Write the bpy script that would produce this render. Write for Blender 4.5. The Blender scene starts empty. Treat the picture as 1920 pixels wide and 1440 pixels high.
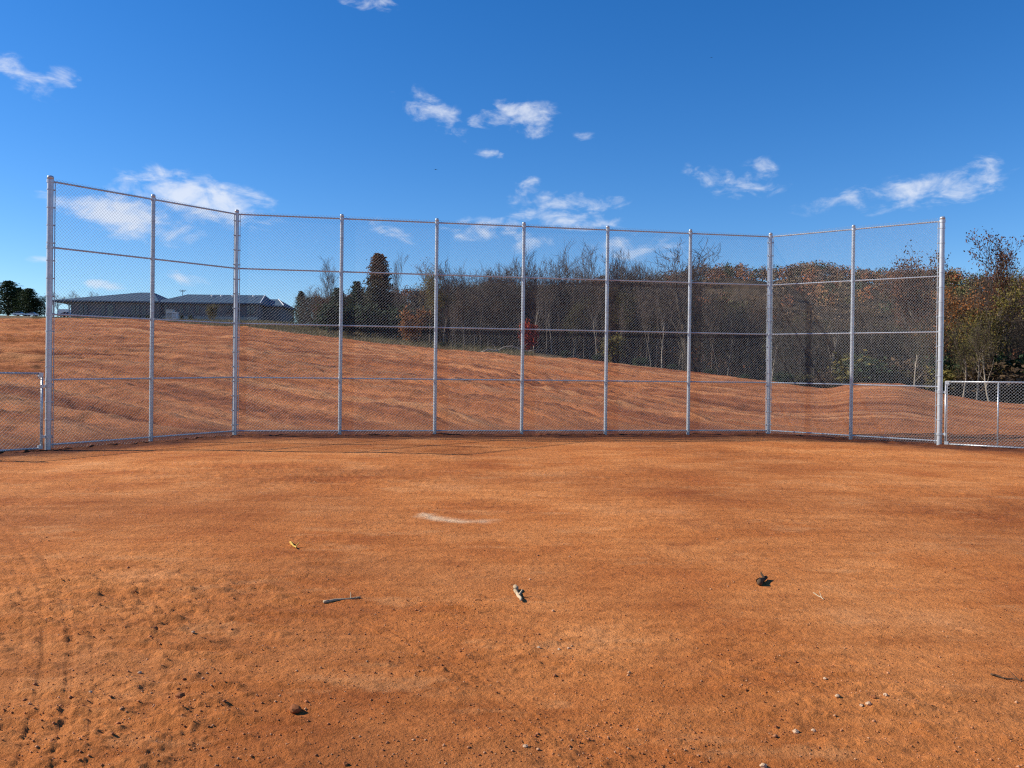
import bpy, bmesh, math, random
import numpy as np
from mathutils import Vector, Matrix
R = math.radians
rng = np.random.default_rng(7); random.seed(7)
scene = bpy.context.scene
COL = scene.collection

# ------------------------------------------------------------------ camera
F_PX, CAM_H = 1560.0, 1.6            # focal length in photo pixels (1920 wide), eye height
cam_d = bpy.data.cameras.new('camera'); cam = bpy.data.objects.new('camera', cam_d); COL.objects.link(cam)
cam_d.sensor_width = 36.0; cam_d.lens = 36.0 * F_PX / 1920.0
cam_d.clip_start = 0.05; cam_d.clip_end = 6000
CAM_M = Matrix.Rotation(R(90 - 0.29), 3, 'X') @ Matrix.Rotation(R(0.68), 3, 'Z')
cam.matrix_world = Matrix.Translation((0, 0, CAM_H)) @ CAM_M.to_4x4()
scene.camera = cam
def ray(px, py): return (CAM_M @ Vector(((px - 960) / F_PX, -(py - 720) / F_PX, -1))).normalized()
def at(px, py, d):                   # the point seen at a pixel, d metres ahead
    v = ray(px, py); v = v * (d / v.y); return Vector((v.x, v.y, v.z + CAM_H))

# ------------------------------------------------------------------ sun and sky
SHADOW = Vector((9.6, -1.0, -6.1)).normalized()      # direction in which the light travels
sun_d = bpy.data.lights.new('sun', 'SUN'); sun_d.energy = 5.0; sun_d.angle = R(0.53); sun_d.color = (1.0, 0.93, 0.82)
sun = bpy.data.objects.new('sun', sun_d); COL.objects.link(sun)
sun.rotation_euler = SHADOW.to_track_quat('-Z', 'Y').to_euler(); sun.location = (-40, 5, 40)
SUN_EL = math.asin(-SHADOW.z); SUN_AZ = math.atan2(-SHADOW.x, -SHADOW.y)   # azimuth from +Y towards +X
world = bpy.data.worlds.new('World'); scene.world = world; world.use_nodes = True
wn, wl = world.node_tree.nodes, world.node_tree.links
wn.clear()
def N(t, **k):
    n = wn.new(t)
    for a, b in k.items(): setattr(n, a, b)
    return n
def wmath(op, a, b=None, c=None, clamp=False):
    n = N('ShaderNodeMath', operation=op, use_clamp=clamp)
    for i, v in enumerate((a, b, c)):
        if v is None: continue
        if isinstance(v, (int, float)): n.inputs[i].default_value = v
        else: wl.new(v, n.inputs[i])
    return n.outputs[0]
sky = N('ShaderNodeTexSky', sky_type='NISHITA'); sky.sun_disc = False
sky.sun_elevation = SUN_EL; sky.sun_rotation = SUN_AZ
sky.altitude = 300; sky.air_density = 1.0; sky.dust_density = 0.1; sky.ozone_density = 5.0
tc = N('ShaderNodeTexCoord'); sep = N('ShaderNodeSeparateXYZ'); wl.new(tc.outputs['Generated'], sep.inputs[0])
az = wmath('ARCTAN2', sep.outputs[0], sep.outputs[1]); el = wmath('ARCSINE', sep.outputs[2])
cmb = N('ShaderNodeCombineXYZ'); wl.new(az, cmb.inputs[0]); wl.new(wmath('MULTIPLY', el, 1.9), cmb.inputs[1])
def wnoise(scale, detail, rough=0.6, dist=0.0):
    n = N('ShaderNodeTexNoise'); n.inputs['Scale'].default_value = scale; n.inputs['Detail'].default_value = detail
    n.inputs['Roughness'].default_value = rough; n.inputs['Distortion'].default_value = dist
    wl.new(cmb.outputs[0], n.inputs['Vector']); return n.outputs[0]
nz = wnoise(26, 8, 0.56, 0.5); nz2 = wnoise(75, 5, 0.6, 0.3)
# clouds seen in the photograph (pixel centre, half sizes in pixels, tilt, density) and a loose scatter of the same kind all round
CL = [(380, 374, 115, 36, 8, 1.25), (235, 405, 105, 34, 12, 1.15), (30, 132, 62, 24, 22, .75), (116, 146, 26, 20, 0, .75),
      (812, 212, 75, 30, 22, .72), (985, 218, 85, 28, 2, .8), (905, 232, 60, 20, 10, .5), (1000, 242, 50, 18, 0, .6), (922, 291, 34, 14, 0, .5), (1090, 256, 30, 12, 0, .4),
      (988, 350, 24, 22, 0, .75), (1065, 380, 105, 19, 2, .85), (1060, 408, 110, 22, 6, .8), (1162, 384, 26, 18, 0, .7), (920, 432, 85, 24, 0, .75),
      (735, 432, 55, 20, 25, .6), (1360, 340, 90, 22, 14, .62), (1424, 322, 32, 22, 0, .85), (1400, 355, 70, 18, 0, .7), (1690, 362, 170, 28, -6, .62), (1740, 372, 130, 20, -4, .62),
      (1600, 375, 110, 22, -6, .55), (1848, 308, 36, 19, 0, .7), (690, 4, 55, 14, 0, .7), (348, 522, 36, 12, 8, .95), (205, 536, 34, 10, 5, .9),
      (75, 488, 26, 8, 0, .7), (1200, 462, 120, 40, 0, .5), (1010, 462, 70, 26, 0, .45)]
ells = []
for x, y, rx, ry, t, s in CL:
    v = ray(x, y); ells.append((math.atan2(v.x, v.y), math.asin(v.z), rx / F_PX * 0.98, ry / F_PX * 0.95, -R(t), s))
for i in range(16):
    a = random.uniform(0.75, 2 * math.pi - 0.75); a = a - 2 * math.pi if a > math.pi else a
    ells.append((a, random.uniform(.08, .5), random.uniform(.03, .1), random.uniform(.012, .022), random.uniform(-.2, .2), random.uniform(.6, 1)))
tot = None
for a, e, ra, re, t, s in ells:
    dx = wmath('SUBTRACT', az, a); dy = wmath('SUBTRACT', el, e); c, sn = math.cos(t), math.sin(t)
    u = wmath('ADD', wmath('MULTIPLY', dx, c / ra), wmath('MULTIPLY', dy, sn / ra))
    w = wmath('ADD', wmath('MULTIPLY', dx, -sn / re), wmath('MULTIPLY', dy, c / re))
    q = wmath('ADD', wmath('MULTIPLY', u, u), wmath('MULTIPLY', w, w))
    m = wmath('MULTIPLY', wmath('EXPONENT', wmath('MULTIPLY', q, -0.9)), s)
    tot = m if tot is None else wmath('MAXIMUM', tot, m)
den = wmath('ADD', tot, wmath('MULTIPLY', wmath('SUBTRACT', nz, 0.5), 2.5))
den = wmath('ADD', den, wmath('MULTIPLY', wmath('SUBTRACT', nz2, 0.5), 0.65))
den = wmath('MULTIPLY', den, wmath('MULTIPLY', tot, 3.0, clamp=True))
mr = N('ShaderNodeMapRange', interpolation_type='SMOOTHSTEP'); wl.new(den, mr.inputs[0])
mr.inputs[1].default_value = 0.22; mr.inputs[2].default_value = 1.35; mr.inputs[4].default_value = 0.8
mix = N('ShaderNodeMix', data_type='RGBA'); wl.new(mr.outputs[0], mix.inputs[0])
hsv = N('ShaderNodeHueSaturation'); hsv.inputs['Saturation'].default_value = 1.28; hsv.inputs['Hue'].default_value = 0.508
wl.new(sky.outputs[0], hsv.inputs['Color'])
wl.new(hsv.outputs[0], mix.inputs[6]); mix.inputs[7].default_value = (5.6, 5.9, 6.5, 1)
bg = N('ShaderNodeBackground'); bg.inputs[1].default_value = 0.107
wl.new(mix.outputs[2], bg.inputs[0]); wo = N('ShaderNodeOutputWorld'); wl.new(bg.outputs[0], wo.inputs[0])
vs = scene.view_settings; vs.view_transform = 'Standard'; vs.look = 'None'; vs.exposure = 0.5; vs.gamma = 1.0
vs.use_curve_mapping = False

# ------------------------------------------------------------------ numpy noise
def vnoise(x, y, seed=0):
    xi = np.floor(x).astype(np.int64); yi = np.floor(y).astype(np.int64); fx = x - xi; fy = y - yi
    fx = fx * fx * fx * (fx * (fx * 6 - 15) + 10); fy = fy * fy * fy * (fy * (fy * 6 - 15) + 10)
    def h(a, b):
        n = (a * 374761393 + b * 668265263 + seed * 974634777) & 0xffffffff
        n = ((n ^ (n >> 13)) * 1274126177) & 0xffffffff
        return ((n ^ (n >> 16)) & 0xffff) / 65535.0
    return (h(xi, yi) * (1 - fx) + h(xi + 1, yi) * fx) * (1 - fy) + (h(xi, yi + 1) * (1 - fx) + h(xi + 1, yi + 1) * fx) * fy
def fbm(x, y, o=4, seed=0, g=0.5):
    s = np.zeros_like(x); a = 1.0; t = 0
    for i in range(o):
        s += a * (vnoise(x, y, seed + i * 17) - 0.5); t += a; a *= g; x = x * 2.03 + 11.3; y = y * 2.03 + 5.7
    return s / t * 2
def sstep(a, b, x):
    t = np.clip((x - a) / (b - a), 0, 1); return t * t * (3 - 2 * t)

# ------------------------------------------------------------------ where the posts of the backstop stand (foot and top pixels of the photograph)
FENCE_H = 6.1
POST_PX = [(90, 845, 99, 333), (283, 830, 287, 368), (440, 817, 445, 396), (637, 811, 642, 406), (815, 808, 819, 415), (978, 807, 982, 422),
           (1135, 809, 1140, 428), (1290, 811, 1297, 433), (1440, 815, 1446, 439), (1595, 823, 1601, 424), (1761, 836, 1767, 409)]
POSTS = []
for bx, by, tx, ty in POST_PX:
    POSTS.append(at(bx, by, FENCE_H * F_PX / (by - ty)))
def straighten(i, j):                # each stretch of the fence is straight
    a, b = POSTS[i].copy(), POSTS[j].copy()
    for k in range(i + 1, j):
        s = (k - i) / (j - i); px = POST_PX[k][0]
        v = ray(px, POST_PX[k][1]); br = v.x / v.y
        # point of the line a-b on this bearing
        t = (br * a.y - a.x) / ((b.x - a.x) - br * (b.y - a.y)); POSTS[k] = a.lerp(b, t); POSTS[k].z = a.z + (b.z - a.z) * t
straighten(0, 2); straighten(2, 8); straighten(8, 10)
GATE_W = 2.45
dL = (POSTS[0] - POSTS[1]); dL.z = 0; dL.normalize(); dR = (POSTS[10] - POSTS[9]); dR.z = 0; dR.normalize()
GL_END = POSTS[0] + dL * (GATE_W + .2); GR_END = POSTS[10] + dR * (GATE_W + .2)
LINE = [GL_END + dL * 3.2] + [GL_END] + POSTS + [GR_END] + [GR_END + dR * 3.2]

# ------------------------------------------------------------------ terrain
EDGE = [(-600, 600, 104), (0, 597, 105), (100, 597, 105), (250, 600, 103), (450, 613, 98), (640, 636, 90), (860, 657, 82), (1000, 668, 78), (1140, 681, 74),
        (1300, 697, 70), (1440, 717, 64), (1540, 727, 58), (1610, 719, 52), (1690, 720, 50), (1760, 737, 52), (1850, 752, 54), (1920, 757, 56), (2500, 770, 60)]
BACK = [(-600, 594), (0, 594), (300, 600), (490, 603), (640, 614), (860, 640), (1000, 655), (1300, 712), (1500, 745), (1920, 765), (2500, 775)]
eb, eD, ez = [], [], []
for x, y, d in EDGE:
    p = at(x, y, d); eb.append(math.atan2(p.x, p.y)); eD.append(math.hypot(p.x, p.y)); ez.append(p.z)
bb, bz = [], []
for x, y in BACK:
    D = np.interp(x, [e[0] for e in EDGE], [e[2] for e in EDGE]) + 24
    p = at(x, y, D); bb.append(math.atan2(p.x, p.y)); bz.append(p.z)
_th = np.linspace(-1.0, 1.0, 1601); _k = np.exp(-np.linspace(-2.5, 2.5, 41) ** 2); _k /= _k.sum()
def soft(xs_, ys_): y = np.interp(_th, xs_, ys_); return np.convolve(np.pad(y, 20, mode='edge'), _k, 'valid')
eD, ez, bz = soft(eb, eD), soft(eb, ez), soft(bb, bz); eb = bb = _th
fb = [math.atan2(p.x, p.y) for p in LINE]; fr = [math.hypot(p.x, p.y) for p in LINE]; fz = [p.z for p in LINE]
order = np.argsort(fb); fb = list(np.array(fb)[order]); fr = list(np.array(fr)[order]); fz = list(np.array(fz)[order])
def TH(px): return math.atan2(px - 960, F_PX)
def fence_dist(X, Y):
    d = np.full(X.shape, 1e9)
    for a, b in zip(LINE[:-1], LINE[1:]):
        ux, uy = b.x - a.x, b.y - a.y; L2 = ux * ux + uy * uy
        t = np.clip(((X - a.x) * ux + (Y - a.y) * uy) / L2, 0, 1)
        d = np.minimum(d, np.hypot(X - a.x - t * ux, Y - a.y - t * uy))
    return d
def ground_pt(px, py):               # where a pixel's ray meets the flat infield
    v = ray(px, py); t = CAM_H / -v.z; return (v.x * t, v.y * t)
def poly_dist(X, Y, pts):            # distance to a path, signed side, and the length along it
    d = np.full(X.shape, 1e9); sd = np.zeros(X.shape); al = np.zeros(X.shape); acc = 0
    for (ax, ay), (bx, by) in zip(pts[:-1], pts[1:]):
        ux, uy = bx - ax, by - ay; L = math.hypot(ux, uy); t = np.clip(((X - ax) * ux + (Y - ay) * uy) / (L * L), 0, 1)
        q = np.hypot(X - ax - t * ux, Y - ay - t * uy); m = q < d
        d = np.where(m, q, d); sd = np.where(m, ((X - ax) * uy - (Y - ay) * ux) / L, sd); al = np.where(m, acc + t * L, al); acc += L
    return d, sd, al
TRACKS = [([(-60, 930), (20, 990), (70, 1055), (100, 1120), (110, 1210), (100, 1310), (70, 1440), (20, 1700)], .17, .011),
          ([(190, 1060), (270, 1110), (310, 1180), (340, 1270), (350, 1400), (345, 1650)], .12, .007),
          ([(470, 1105), (600, 1140), (720, 1185), (860, 1260), (1000, 1360), (1120, 1500)], .11, .007),
          ([(1920, 900), (1500, 905), (1150, 880), (980, 862)], .2, .008),
          ([(0, 905), (260, 925), (520, 905), (760, 880)], .22, .012)]
TRACKS = [([ground_pt(*p) for p in t[0]], t[1], t[2]) for t in TRACKS]
ROUGH = [(ground_pt(130, 1130), 1.7, 1.7), (ground_pt(120, 1330), .8, 1.0), (ground_pt(560, 885), 2.6, 1.2), (ground_pt(270, 1330), .7, 1.7), (ground_pt(1620, 1330), .9, .8), (ground_pt(820, 1140), .5, .8),
         (ground_pt(800, 1230), .9, .5), (ground_pt(1130, 1400), .5, .9), (ground_pt(1840, 965), 1.6, .5), (ground_pt(330, 1180), 1.0, 1.5), (ground_pt(620, 900), 1.6, 1.6), (ground_pt(1500, 850), 2.2, 1.3), (ground_pt(1180, 1420), .6, 1.0)]
_gx = np.linspace(-120, 120, 481); _gs = np.interp(_gx, [-120, -32, -14, -7, 0, 8, 14, 20, 120], [.1, .15, .4, .8, 1.6, 1.5, .4, .12, .1]); _gi = np.concatenate([[0], np.cumsum((_gs[1:] + _gs[:-1]) / 2 * .5)])
LINES_CUT = [(random.uniform(18, 118), random.uniform(0, 50)) for _ in range(26)]
def furrow(X, Y):                    # level lines of this field are the lines the grader left on the slope
    return Y + np.interp(X, _gx, _gi) + fbm(X / 17, Y / 17, 3, 3) * 4.5
def terrain(X, Y, detail=True):
    X = np.asarray(X, float); Y = np.asarray(Y, float)
    r = np.hypot(X, Y); th = np.arctan2(X, Y)
    F = np.interp(th, fb, fr); Z0 = np.interp(th, fb, fz)
    D = np.interp(th, eb, eD); Z1 = np.interp(th, eb, ez); Z2 = np.interp(th, bb, bz)
    front = 1 - sstep(R(60), R(110), np.abs(th))
    t = np.clip((r - F) / (D - F), 0, 1); g = t * 0.9 + 0.1 * (t * t * (3 - 2 * t))
    z = np.where(r < F, Z0 * sstep(0.35, 1.0, r / F), Z0 + (Z1 - Z0) * g)
    t2 = np.clip((r - D) / 24.0, 0, 1); z = np.where(r > D, Z1 + (Z2 - Z1) * t2, z)
    # ground carries on level far out on the left, sinks slightly behind the wood on the right
    keep = (1 - sstep(TH(420), TH(640), th)) * sstep(R(-75), R(-45), th)
    rise = np.clip(r - D - 24, 0, 260) * (Z2 - CAM_H) / (D + 24) * keep
    z = np.where(r > D + 24, Z2 + rise + (1 - keep) * np.clip((r - D - 24) / 30, 0, 1) * 0.6 - np.clip((r - 400) / 500, 0, 4) * 1.0, z)
    z = z * front
    if not detail: return z
    fd = fence_dist(X, Y)
    inside = (r < F)
    # tilled hill: combed ridges that follow the contour
    hill = sstep(0.6, 5.0, (r - F)) * (1 - sstep(-2, 2.5, r - D)) * front
    ac = furrow(X, Y); rid = lambda q: np.sqrt(np.abs(q * 2 - 1))
    A = (rid(vnoise(ac / .9, X / 5.5 + Y / 9, 11)) - .6) * 0.7 + (rid(vnoise(ac / 2.0, X / 11 + Y / 15, 21)) - .6) * 0.9 + fbm(ac / 4.2, X / 18 + Y / 22, 2, 31) * .8
    cut = np.zeros_like(X)
    for L_, ph_ in LINES_CUT: cut = np.maximum(cut, np.exp(-((ac - L_) / .42) ** 2) * sstep(.35, .6, vnoise(X / 9 + ph_, Y / 12, 43)))
    A = A - cut * 1.0
    A = A * (0.55 + 0.75 * vnoise(X / 12, Y / 9, 41))
    z = z + hill * A * 0.29 * (1 - .55 * sstep(5, 16, X)) + hill * fbm(X / 0.9, Y / 0.8, 3, 51) * 0.13 * (1 - .5 * sstep(5, 16, X))
    z = z + hill * fbm(X / 9, Y / 7, 3, 61) * 0.24
    # infield: worn, gently uneven, crumbly in patches
    near = inside * front + (1 - front)
    z = z + near * fbm(X / 2.6, Y / 2.6, 4, 71) * 0.022 * sstep(0.3, 3, fd)
    rough = np.zeros_like(X)
    for (cx, cy), rad, a in ROUGH:
        rough = np.maximum(rough, a * np.exp(-(((X - cx) / rad) ** 2 + ((Y - cy) / (rad * .8)) ** 2)))
    patch = np.clip(fbm(X / 1.6, Y / 1.6, 3, 81) * 1.6 + 0.05, 0, 1)
    amp = 0.0045 + 0.013 * patch + 0.017 * rough
    lum = fbm(X / 0.12, Y / 0.08, 4, 91, .62)
    z = z + near * amp * np.where(lum > 0, lum * 1.2, lum * 0.6) * sstep(40, 14, r)
    comb = np.minimum(rough, 1.2) * np.clip(vnoise(X / .38, Y / .075 + X * 1.2, 95) - .5, 0, 1) * .055
    z = z + near * comb * sstep(14, 9, r)
    for pts, w, dep in TRACKS:
        d, sd, al = poly_dist(X, Y, pts)
        m = sstep(w * 1.25, w * .9, d) * near
        lug = np.where(np.cos(sd / w * 8.2) > -.5, .2, -.6) + np.where(np.cos(al * 42 + np.abs(sd) * 34) > .1, .25, -.3)
        fade = 0.35 + 0.65 * vnoise(al / .8, sd * 0 + 3.1, 99)
        z = z + m * dep * fade * (-.35 + lug * .8)
    # the disturbed strip along the fence
    strip = np.exp(-(fd / 0.42) ** 2)
    z = z + strip * (0.02 + fbm(X / 0.22, Y / 0.22, 3, 101) * 0.06) * front
    return z

ring = [0.25, 0.6, 1.0, 1.5]
y_px = np.arange(1600, 838, -1.45)       # infield rings spaced evenly in view, so clods keep their size on screen
rr = list(F_PX * CAM_H / (y_px - 712))
ring += [v for v in rr if v > 1.7 and v < 17]
v = 17.0
while v < 118: ring.append(v); v *= 1.0036
ring += list(118 * np.exp(np.linspace(0.02, math.log(4200 / 118), 46)))
ring = np.array(ring)
fine = np.linspace(R(-38), R(38), 720); coarse = np.linspace(R(38), R(322), 96)[1:-1]
ang = np.concatenate([fine, coarse]); NA, NR = len(ang), len(ring)
RR, AA = np.meshgrid(ring, ang, indexing='ij')
X = RR * np.sin(AA); Y = RR * np.cos(AA); X = X.ravel(); Y = Y.ravel()
Z = terrain(X, np.where(np.abs(Y) < 1e-9, 1e-9, Y))
verts = np.stack([X, Y, Z], 1)
i0 = (np.arange(NR - 1)[:, None] * NA + np.arange(NA)[None, :]); i1 = (np.arange(NR - 1)[:, None] * NA + (np.arange(NA)[None, :] + 1) % NA)
quads = np.stack([i0, i0 + NA, i1 + NA, i1], -1).reshape(-1, 4)
def np_mesh(name, verts, faces, n):
    me = bpy.data.meshes.new(name); verts = np.asarray(verts, np.float32); faces = np.asarray(faces, np.int32)
    me.vertices.add(len(verts)); me.vertices.foreach_set('co', verts.ravel())
    me.loops.add(faces.size); me.loops.foreach_set('vertex_index', faces.ravel())
    me.polygons.add(len(faces)); me.polygons.foreach_set('loop_start', np.arange(len(faces), dtype=np.int32) * n)
    me.update(calc_edges=True); me.validate(); return me
gm = np_mesh('ground', verts, quads[:, ::-1], 4)
gm.polygons.foreach_set('use_smooth', np.ones(len(gm.polygons), bool))
r = np.hypot(X, Y); th = np.arctan2(X, Y)
D = np.interp(th, eb, eD); fd = fence_dist(X, Y)
def attr(me, name, val):
    a = me.attributes.new(name, 'FLOAT', 'POINT'); a.data.foreach_set('value', np.asarray(val, np.float32))
frontw = 1 - sstep(R(60), R(110), np.abs(th))
attr(gm, 'grass', sstep(-1.5, 1.5, r - D + fbm(X / 2.5, Y / 2.5, 3, 5) * 3) * frontw + (1 - frontw) * sstep(60, 110, r))
attr(gm, 'damp_shade', np.clip((np.exp(-(fd / 0.75) ** 2) + .7 * np.exp(-(fd / 1.7) ** 2)) * (1.0 + 0.6 * fbm(X / .5, Y / .5, 3, 9)), 0, 1) * (r < D))  # damp soil along the fence, widened to paint in part of the fence's shadow
pc = [ground_pt(800, 966), ground_pt(835, 976), ground_pt(880, 979), ground_pt(905, 978)]
pd, _, _ = poly_dist(X, Y, pc)
attr(gm, 'chalk', sstep(0.25, 0.02, pd + fbm(X / .25, Y / .25, 3, 13) * .17))
F_ = np.interp(th, fb, fr)
ac_ = furrow(X, Y); sp_ = np.zeros_like(X)
for L_, ph_ in LINES_CUT: sp_ = np.maximum(sp_, np.exp(-((ac_ - L_ - 1.3) / .5) ** 2) * sstep(.35, .6, vnoise(X / 9 + ph_, Y / 12, 43)))
attr(gm, 'strip', sp_); attr(gm, 'furrow', furrow(X, Y)); attr(gm, 'tilled', sstep(0.0, 3.0, r - F_) * frontw)

# ------------------------------------------------------------------ materials
def mat(name, col, rough=0.8, metal=0.0, spec=0.3):
    m = bpy.data.materials.new(name); m.use_nodes = True; b = m.node_tree.nodes['Principled BSDF']
    b.inputs['Base Color'].default_value = (*col, 1); b.inputs['Roughness'].default_value = rough
    b.inputs['Metallic'].default_value = metal; b.inputs['Specular IOR Level'].default_value = spec
    return m
class MT:
    def __init__(s, m): s.m = m; s.n = m.node_tree.nodes; s.l = m.node_tree.links; s.b = s.n['Principled BSDF']
    def noise(s, scale, detail=4, rough=.55, coord='Object', stretch=None, rot=0.0):
        n = s.n.new('ShaderNodeTexNoise'); n.inputs['Scale'].default_value = scale; n.inputs['Detail'].default_value = detail; n.inputs['Roughness'].default_value = rough
        t = s.n.new('ShaderNodeTexCoord'); o = t.outputs[coord]
        if stretch:
            mp = s.n.new('ShaderNodeMapping'); mp.inputs['Scale'].default_value = stretch; mp.inputs['Rotation'].default_value = (0, 0, -rot); mp.vector_type = 'TEXTURE' if False else 'POINT'; s.l.new(o, mp.inputs[0]); o = mp.outputs[0]
        s.l.new(o, n.inputs['Vector']); return n.outputs[0]
    def ramp(s, fac, stops):
        n = s.n.new('ShaderNodeValToRGB'); e = n.color_ramp.elements
        while len(e) < len(stops): e.new(.5)
        for i, (p, c) in enumerate(stops): e[i].position = p; e[i].color = (*c, 1)
        s.l.new(fac, n.inputs[0]); return n.outputs[0]
    def mix(s, f, a, b, bt='MIX'):
        n = s.n.new('ShaderNodeMix'); n.data_type = 'RGBA'; n.blend_type = bt
        for i, v in ((0, f), (6, a), (7, b)):
            if isinstance(v, (int, float)): n.inputs[i].default_value = v
            elif isinstance(v, tuple): n.inputs[i].default_value = (*v, 1)
            else: s.l.new(v, n.inputs[i])
        return n.outputs[2]
    def math(s, op, a, b=0.0, clamp=False):
        n = s.n.new('ShaderNodeMath'); n.operation = op; n.use_clamp = clamp
        for i, v in enumerate((a, b)):
            if isinstance(v, (int, float)): n.inputs[i].default_value = v
            else: s.l.new(v, n.inputs[i])
        return n.outputs[0]
    def attr(s, name):
        n = s.n.new('ShaderNodeAttribute'); n.attribute_name = name; return n.outputs['Fac']
    def island(s): return s.n.new('ShaderNodeNewGeometry').outputs['Random Per Island']
    def bump(s, h, strength, dist):
        n = s.n.new('ShaderNodeBump'); n.inputs['Strength'].default_value = strength; n.inputs['Distance'].default_value = dist
        s.l.new(h, n.inputs['Height']); s.l.new(n.outputs[0], s.b.inputs['Normal'])
    def color(s, c): s.l.new(c, s.b.inputs['Base Color'])

M_dirt = mat('red_clay', (.4, .15, .05), .95, 0, .12); t = MT(M_dirt)
c = t.ramp(t.noise(.55, 6, .6), [(.28, (.38, .108, .026)), (.45, (.49, .163, .041)), (.58, (.56, .208, .060)), (.74, (.63, .27, .098))])
c2 = t.ramp(t.noise(.16, 4), [(.36, (.72, .66, .66)), (.5, (1, .98, .98)), (.63, (1.14, 1.16, 1.18))]); c = t.mix(1.0, c, c2, 'MULTIPLY')
c3 = t.ramp(t.noise(14, 8, .72), [(.3, (.66, .6, .56)), (.5, (1, 1, 1)), (.7, (1.16, 1.16, 1.2))]); c = t.mix(t.ramp(t.noise(.45, 4, .6), [(.38, (.35, .35, .35)), (.62, (1, 1, 1))]), c, c3, 'MULTIPLY')
strk = t.ramp(t.noise(3.2, 6, .65, stretch=(.35, 1.3, 1)), [(.35, (.8, .76, .72)), (.5, (1, 1, 1)), (.68, (1.14, 1.18, 1.24))]); c = t.mix(.8, c, strk, 'MULTIPLY')
pale = t.ramp(t.noise(1.3, 7, .7, stretch=(.6, 1.2, 1)), [(.56, (0, 0, 0)), (.64, (1, 1, 1))]); c = t.mix(t.math('MULTIPLY', pale, .33), c, (.66, .32, .13))
dk = t.ramp(t.noise(.8, 8, .72), [(.34, (1, 1, 1)), (.42, (0, 0, 0))]); c = t.mix(t.math('MULTIPLY', dk, .45), c, (.27, .075, .022))
speck = t.ramp(t.noise(70, 3, .6), [(.66, (0, 0, 0)), (.74, (1, 1, 1))]); c = t.mix(t.math('MULTIPLY', speck, .35), c, (.66, .42, .24))
dspk = t.ramp(t.noise(38, 4, .7), [(.27, (1, 1, 1)), (.36, (0, 0, 0))]); c = t.mix(t.math('MULTIPLY', dspk, .55), c, (.17, .06, .025))
fv = t.n.new('ShaderNodeCombineXYZ'); po_ = t.n.new('ShaderNodeTexCoord'); sx_ = t.n.new('ShaderNodeSeparateXYZ'); t.l.new(po_.outputs['Object'], sx_.inputs[0])
t.l.new(t.attr('furrow'), fv.inputs[0]); t.l.new(t.math('MULTIPLY', t.math('ADD', sx_.outputs[0], sx_.outputs[1]), .13), fv.inputs[1])
def fnoise(scale, detail, rough):
    n = t.n.new('ShaderNodeTexNoise'); n.inputs['Scale'].default_value = scale; n.inputs['Detail'].default_value = detail; n.inputs['Roughness'].default_value = rough; t.l.new(fv.outputs[0], n.inputs['Vector']); return n.outputs[0]
till = t.ramp(fnoise(.45, 6, .65), [(.32, (.22, .06, .02)), (.45, (.42, .135, .042)), (.55, (.54, .195, .066)), (.68, (.66, .29, .115))])
till = t.mix(t.math('MULTIPLY', t.attr('strip'), .6), till, (.66, .31, .13)); till = t.mix(.9, till, t.ramp(fnoise(1.5, 7, .72), [(.34, (.34, .26, .22)), (.48, (.92, .92, .92)), (.62, (1.12, 1.14, 1.16))]), 'MULTIPLY'); c = t.mix(t.attr('tilled'), c, till)
c = t.mix(t.math('MULTIPLY', t.attr('damp_shade'), .95), c, (.10, .030, .012))
c = t.mix(t.math('MULTIPLY', t.attr('chalk'), .75), c, (.74, .52, .32))
gr = t.ramp(t.noise(1.2, 5), [(.3, (.12, .08, .04)), (.5, (.19, .13, .065)), (.7, (.26, .18, .09))]); c = t.mix(t.attr('grass'), c, gr)
t.color(c)
h = t.math('ADD', t.math('MULTIPLY', t.noise(9, 8, .7), 1.0), t.math('MULTIPLY', t.noise(55, 5, .7), .35)); h2 = t.math('MULTIPLY', t.math('ADD', t.math('MULTIPLY', fnoise(1.9, 9, .75), 9.0), t.math('MULTIPLY', t.noise(4.5, 6, .7), 3.5)), t.attr('tilled')); t.bump(t.math('ADD', h, h2), 1.0, .05)
M_galv = mat('galvanised_steel', (.62, .64, .66), .36, .45, .6); t = MT(M_galv)
t.color(t.ramp(t.noise(9, 5, .6), [(.3, (.40, .425, .44)), (.7, (.54, .565, .58))])); t.l.new(t.math('ADD', t.math('MULTIPLY', t.noise(5, 3), .18), .26), t.b.inputs['Roughness'])
M_wire = mat('galvanised_wire', (.32, .34, .36), .42, .05, .5)
def bark(name, a, b):
    m = mat(name, a, .95, 0, .1); t = MT(m); t.color(t.ramp(t.noise(2.2, 5, .6, stretch=(1, 1, .3)), [(.3, a), (.7, b)])); return m
M_bark = bark('grey_bark', (.075, .062, .05), (.18, .15, .12)); M_bark_pale = bark('pale_bark', (.20, .165, .125), (.42, .36, .28)); M_bark_dark = bark('dark_bark', (.04, .032, .026), (.09, .07, .055))
M_twig = bark('brown_twigs', (.062, .047, .038), (.12, .093, .075))
def leafmat(name, cols, trans=.25):
    m = mat(name, cols[0], .75, 0, .2); t = MT(m); n = len(cols)
    c = t.ramp(t.island(), [((i + .5) / n, cc) for i, cc in enumerate(cols)])
    c = t.mix(1.0, c, t.ramp(t.noise(.7, 3), [(.3, (.6, .6, .6)), (.7, (1.25, 1.25, 1.25))]), 'MULTIPLY'); t.color(c)
    tr = t.n.new('ShaderNodeBsdfTranslucent'); t.l.new(c, tr.inputs[0]); ms = t.n.new('ShaderNodeMixShader'); ms.inputs[0].default_value = trans
    t.l.new(t.b.outputs[0], ms.inputs[1]); t.l.new(tr.outputs[0], ms.inputs[2]); t.l.new(ms.outputs[0], t.n['Material Output'].inputs[0]); return m
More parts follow.
